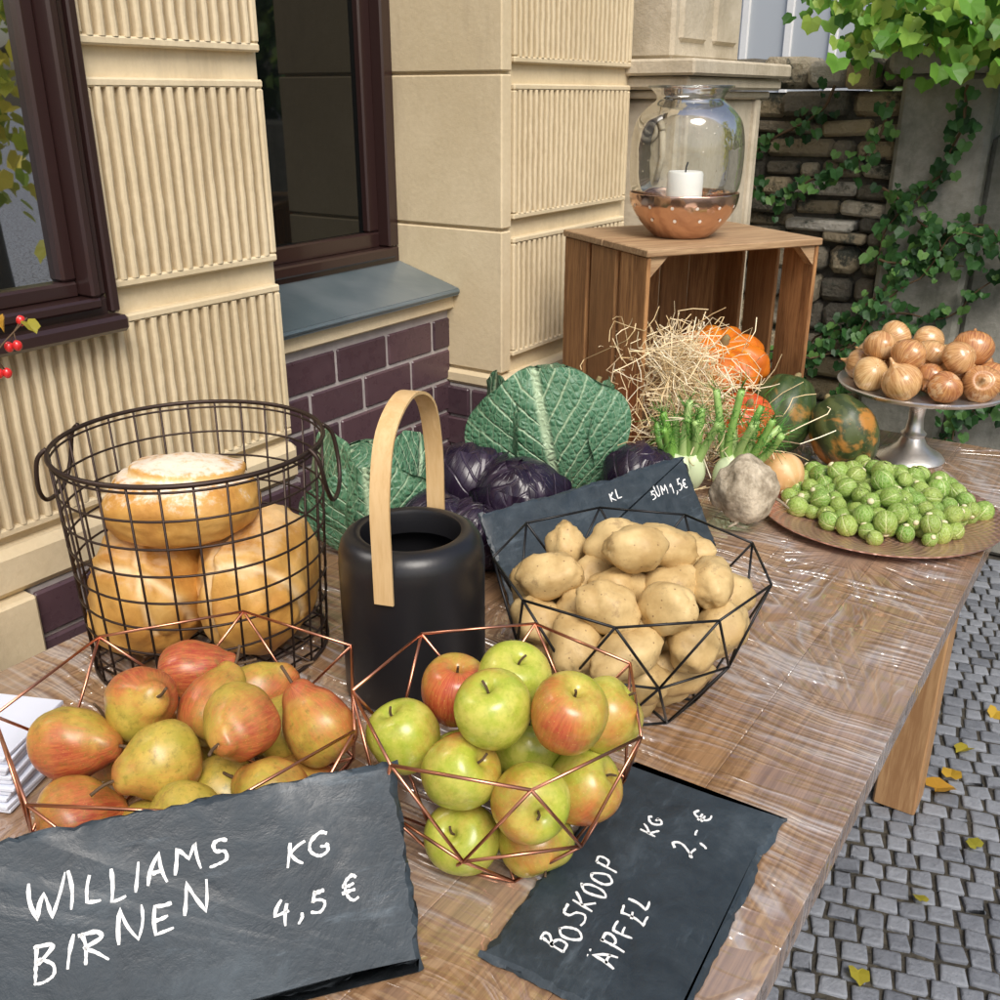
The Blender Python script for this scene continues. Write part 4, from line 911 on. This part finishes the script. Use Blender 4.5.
# ---------------------------------------------------------------- slates with writing
FT={'W':(.95,0,[[(0,1),(.2,0),(.42,.7),(.62,.02),(.92,1.08)]]),'I':(.14,0,[[(.07,1),(.05,0)]]),'L':(.5,0,[[(.1,1),(.04,.02),(.46,.06)]]),
'A':(.62,0,[[(0,0),(.3,1),(.56,0)],[(.1,.34),(.5,.36)]]),'M':(.78,0,[[(0,0),(.1,.98),(.36,.4),(.62,1),(.72,0)]]),
'S':(.52,1,[[(.5,.92),(.3,1),(.08,.86),(.14,.6),(.42,.45),(.46,.16),(.22,0),(-.04,.08)]]),
'B':(.5,1,[[(.08,1),(.06,.5),(.03,0)],[(0,.96),(.3,1),(.42,.78),(.1,.54),(.1,.54),(.44,.40),(.46,.12),(.2,0),(0,.03)]]),
'R':(.52,1,[[(.08,1),(.06,.5),(.03,0)],[(0,.97),(.34,.98),(.42,.72),(.1,.5),(.1,.5),(.3,.25),(.52,-.02)]]),
'N':(.6,0,[[(.03,0),(.08,1),(.48,.02),(.56,1.02)]]),'E':(.5,0,[[(.48,1),(.07,.97),(.03,0),(.46,.04)],[(.05,.5),(.38,.53)]]),
'K':(.52,0,[[(.08,1),(.04,0)],[(.5,1),(.08,.48),(.5,.0)]]),'G':(.6,1,[[(.54,.86),(.34,1),(.08,.75),(.04,.35),(.25,.02),(.5,.15),(.52,.42),(.52,.42),(.3,.42)]]),
'4':(.5,0,[[(.2,1),(.02,.42),(.5,.45)],[(.38,.75),(.32,-.1)]]),',':(.26,0,[[(.18,.16),(.16,.0),(.02,-.30)]]),'5':(.5,1,[[(.5,1),(.15,.98),(.15,.98),(.1,.6),(.1,.6),(.38,.6),(.46,.28),(.25,.0),(0,.08)]]),
'C':(.5,1,[[(.5,.9),(.3,1),(.1,.75),(.08,.3),(.28,.02),(.5,.12)]]),'2':(.5,1,[[(.04,.8),(.22,1),(.42,.82),(.34,.5),(.02,.04),(.02,.04),(.25,.08),(.5,.02)]]),
'-':(.4,0,[[(.04,.45),(.36,.48)]]),'O':(.56,1,[[(.28,1),(.06,.78),(.05,.25),(.28,0),(.5,.25),(.48,.78),(.26,1.0)]]),'P':(.48,1,[[(.08,1),(.06,.5),(.03,0)],[(0,.97),(.32,1),(.44,.76),(.3,.55),(.06,.5)]]),
'F':(.46,0,[[(.46,1),(.07,.98),(.03,0)],[(.05,.52),(.36,.54)]]),'U':(.54,1,[[(.05,1),(.04,.4),(.22,.02),(.46,.25),(.5,1)]]),'1':(.28,0,[[(.0,.7),(.2,1),(.16,0)]]),'Z':(.5,0,[[(.05,1),(.48,.98),(.02,.03),(.5,.04)]])}
FT['€']=(.6,1,FT['C'][2]+[[(-.06,.62),(.2,.62),(.4,.66)],[(-.08,.40),(.18,.40),(.36,.43)]])
FT['Ä']=(.62,0,FT['A'][2]+[[(.14,1.18),(.16,1.24)],[(.42,1.2),(.44,1.26)]])
def write(mb,text,x0,x1,y,h,h2,rise,z,wd=.0021,seed=0,slant=.08):
    q=random.Random(seed); tot=sum((FT[c][0]+.26) if c!=' ' else .4 for c in text); kx=(x1-x0)/tot; x=x0
    for ch in text:
        if ch==' ': x+=.4*kx; continue
        wdt,cur,st=FT[ch]; hh=h+(h2-h)*(x-x0)/(x1-x0); dy=q.uniform(-.14,.14)*hh; s=q.uniform(.80,1.12); sl=slant+q.uniform(-.14,.14)
        for pl in st:
            P=[Vector((x+(p[0]*kx*1.05)+sl*p[1]*hh+q.uniform(-.05,.05)*hh, y+rise*(x-x0)+dy+p[1]*hh*s+q.uniform(-.06,.06)*hh,0)) for p in pl]
            if cur: P=catmull(P,5)
            else:
                Q=[]
                for a_,b_ in zip(P,P[1:]):
                    bow=Vector((-(b_-a_).y,(b_-a_).x,0))*q.uniform(-.1,.1)
                    Q+=[a_.lerp(b_,t/5)+bow*math.sin(math.pi*t/5) for t in range(5)]
                P=Q+[P[-1]]
            vs=[];fs=[]; n=len(P)
            for i,p in enumerate(P):
                t=P[min(i+1,n-1)]-P[max(i-1,0)]
                if t.length<1e-7: t=Vector((1,0,0))
                t.normalize(); no=Vector((-t.y,t.x,0)); ww=wd*q.uniform(.65,1.2)*(.7 if i in(0,n-1) else 1)*(1.15-.35*i/n)
                vs+= [(p+no*ww)[:2]+(z-.0012,),(p+no*ww)[:2]+(z,),(p-no*ww)[:2]+(z,),(p-no*ww)[:2]+(z-.0012,)]
            for i in range(n-1):
                for k in range(3): fs.append([i*4+k,i*4+k+1,i*4+k+5,i*4+k+4])
            mb.add(vs,fs)
        x+=(wdt+.26)*kx
def slate_sign(origin,e1,e2,W,H,T,label,seed,texts,wd=.0021):
    e1=Vector(e1).normalized(); e2=Vector(e2); e2=(e2-e1*e2.dot(e1)).normalized(); e3=e1.cross(e2)
    M=Matrix.Identity(4)
    for i in range(3): M[i][0]=e1[i];M[i][1]=e2[i];M[i][2]=e3[i];M[i][3]=origin[i]
    q=random.Random(seed); out=[]
    def side(p,d,L,no):
        k=int(L/.007)
        for i in range(k): out.append((Vector(p)+Vector(d)*L*i/k,Vector(no)))
    side((0,0,0),(1,0,0),W,(0,1,0)); side((W,0,0),(0,1,0),H,(-1,0,0)); side((W,H,0),(-1,0,0),W,(0,-1,0)); side((0,H,0),(0,-1,0),H,(1,0,0))
    n=len(out); vs=[];fs=[]
    for L,(ins,z) in enumerate(((.0015,0),(.0,T*.35),(.0015,T*.7),(.0045,T))):
        for (p,no) in out:
            w_=abs(mn.noise(p*55+Vector((seed,L*.4,0))))*.006+max(0,mn.noise(p*22+Vector((seed*3,0,L*.2))))*.008+q.uniform(0,.0015)*(1+L*.5)
            vs.append(p+no*(ins+w_)+Vector((0,0,z)))
    for L in range(3):
        for i in range(n): fs.append([L*n+i,L*n+(i+1)%n,(L+1)*n+(i+1)%n,(L+1)*n+i])
    fs.append([3*n+i for i in range(n)]); fs.append([i for i in range(n)][::-1])
    a=MB(); a.add(vs,fs); s=place('slate_sign',a.mesh('slate_sign',slate,True,True,20),label=label,cat='slate sign',group='slate price signs on the table',mat4=M)
    for k,tx in enumerate(texts):
        b=MB(); write(b,*tx,T+.0007,wd,seed=seed*10+k)
        l=bpy.data.objects.new('chalk_lettering',b.mesh('chalk_lettering',chalk,False,True)); sc.collection.objects.link(l); l.parent=s
BR=Vector((-.42,.507,TZ+.001)); e1=Vector((.61,.79,0)).normalized(); e2=Vector((-.070,.060,.157)); W1=.45
T1=[('WILLIAMS',W1-.314,W1-.152,.114,.031,.022,.09),('KG',W1-.110,W1-.065,.113,.020,.020,.1),('BIRNEN',W1-.316,W1-.168,.068,.028,.023,.18),('4,5 €',W1-.126,W1-.043,.068,.021,.020,.08)]
slate_sign(BR-e1*W1,e1,e2,W1,.186,.006,'dark slate sign with chalk pear price leaning on the basket',1,T1,.0015)
T2=[('BOSKOOP',.04,.172,.118,.025,.024,0.03),('KG',.222,.256,.110,.019,.018,0.0),('ÄPFEL',.047,.145,.072,.025,.022,0.05),('2,- €',.215,.292,.064,.021,.020,0.05)]
slate_sign((-.202,.548,TZ+.0015),(-.05,1,0),(-1,-.05,0),.328,.187,.006,'dark slate sign with chalk apple price lying flat on the table',2,T2,.00125)
e1=Vector((.33,.944,0)).normalized(); o3=Vector((-.555,1.49,TZ+.001))-e1*.44
T3=[('KL',.25,.28,.125,.016,.016,0),('5UM 1,5€',.335,.425,.110,.018,.018,0)]
slate_sign(o3,e1,(-.075,.03,.118),.44,.168,.006,'grey slate sign with chalk price leaning on red cabbages',3,T3,.0010)
# ---------------------------------------------------------------- paper bags
pap=Mat('white_paper',(.66,.70,.80),.8); pap.bump(pap.noise(pap.co(),20,3),.3,.003)
a=MB(); q=random.Random(3)
for k in range(11):
    M=Matrix.Translation((q.uniform(-.004,.004),q.uniform(-.004,.004),.002+k*.0066))@Matrix.Rotation(q.uniform(-.09,.09),4,'Z'); a.box((-.075,-.055,0),(.075,.055,.0055),.002,0,0,M)
place('paper_bag_stack',a.mesh('paper_bag_stack',pap,True,True,40),loc=(-1.005,.435,TZ+.0005),rot=(0,0,rad(25)),label='stack of white folded paper bags on the table edge',cat='paper bags')
# ---------------------------------------------------------------- vase with rose hips
vs_=top('vase',(-1.13,.46,TZ+.0005),'slim grey vase holding a rose hip branch','vase')
a=MB(); a.lathe([(0,0),(.03,0),(.036,.02),(.034,.1),(.02,.18),(.018,.2),(.022,.21),(.018,.208),(.015,.2),(.015,.1),(0,.02)],28); place('body',a.mesh('body',Mat('vase_glaze',(.3,.3,.3),.3)),vs_)
hb=top('rose_hip_branch',(-1.13,.46,TZ+.02),'thin twig with small red rose hips in the vase','branch'); a=MB();c_=MB(); q=random.Random(8)
hip=Mat('rose_hip_skin',(.6,.02,.02),.25,coat=.4)
for k in range(6):
    e=Vector((-.01+k*.005,.08+k*.019,.43+.018*(k%3)))+rv(q)*.012; P=catmull([(0,0,.0),(.003,.02,.22),(e.x*.6,e.y*.6,e.z*.85),e],6); a.tube(P,lambda t:.0022*(1-.6*t),5)
    for m_ in range(5):
        s=P[int(len(P)*q.uniform(.62,.98))]; t_=s+Vector((q.uniform(-.02,.02),q.uniform(-.01,.02),q.uniform(-.03,.02))); a.tube([s,t_],.0008,4)
        b=MB(); b.blob((.0055,.0055,.0065),(0,0,0),.05,1,k,12,8); place('rose_hip',b.mesh('rose_hip',hip),hb,loc=t_)
    for m_ in range(3): s=P[int(len(P)*q.uniform(.6,.95))]; leaf(c_,s+rv(q)*.012,rv(q)+Vector((.5,-.5,.5)),Vector((0,0,-1)),.015,q.random())
place('twigs',a.mesh('twigs',stemm),hb); place('leaves',c_.mesh('leaves',autumn,False,False),hb)
# ---------------------------------------------------------------- light
wd=bpy.data.worlds.new('World'); sc.world=wd; wd.use_nodes=True; nt=wd.node_tree; bg=nt.nodes['Background']; sk=nt.nodes.new('ShaderNodeTexSky'); sk.sky_type='NISHITA'; sk.sun_disc=False
sd=Vector((.50,-.42,.76)).normalized(); sk.sun_elevation=math.asin(sd.z); sk.sun_rotation=math.atan2(sd.x,sd.y); sk.dust_density=4; sk.air_density=1
nt.links.new(sk.outputs[0],bg.inputs[0]); bg.inputs[1].default_value=.15
sun=bpy.data.objects.new('sun',bpy.data.lights.new('sun','SUN')); sc.collection.objects.link(sun); sun.data.energy=2.6; sun.data.angle=rad(28); sun.data.color=(1,.97,.92)
sun.rotation_euler=sd.to_track_quat('Z','Y').to_euler(); sun.location=(3,-2,5)
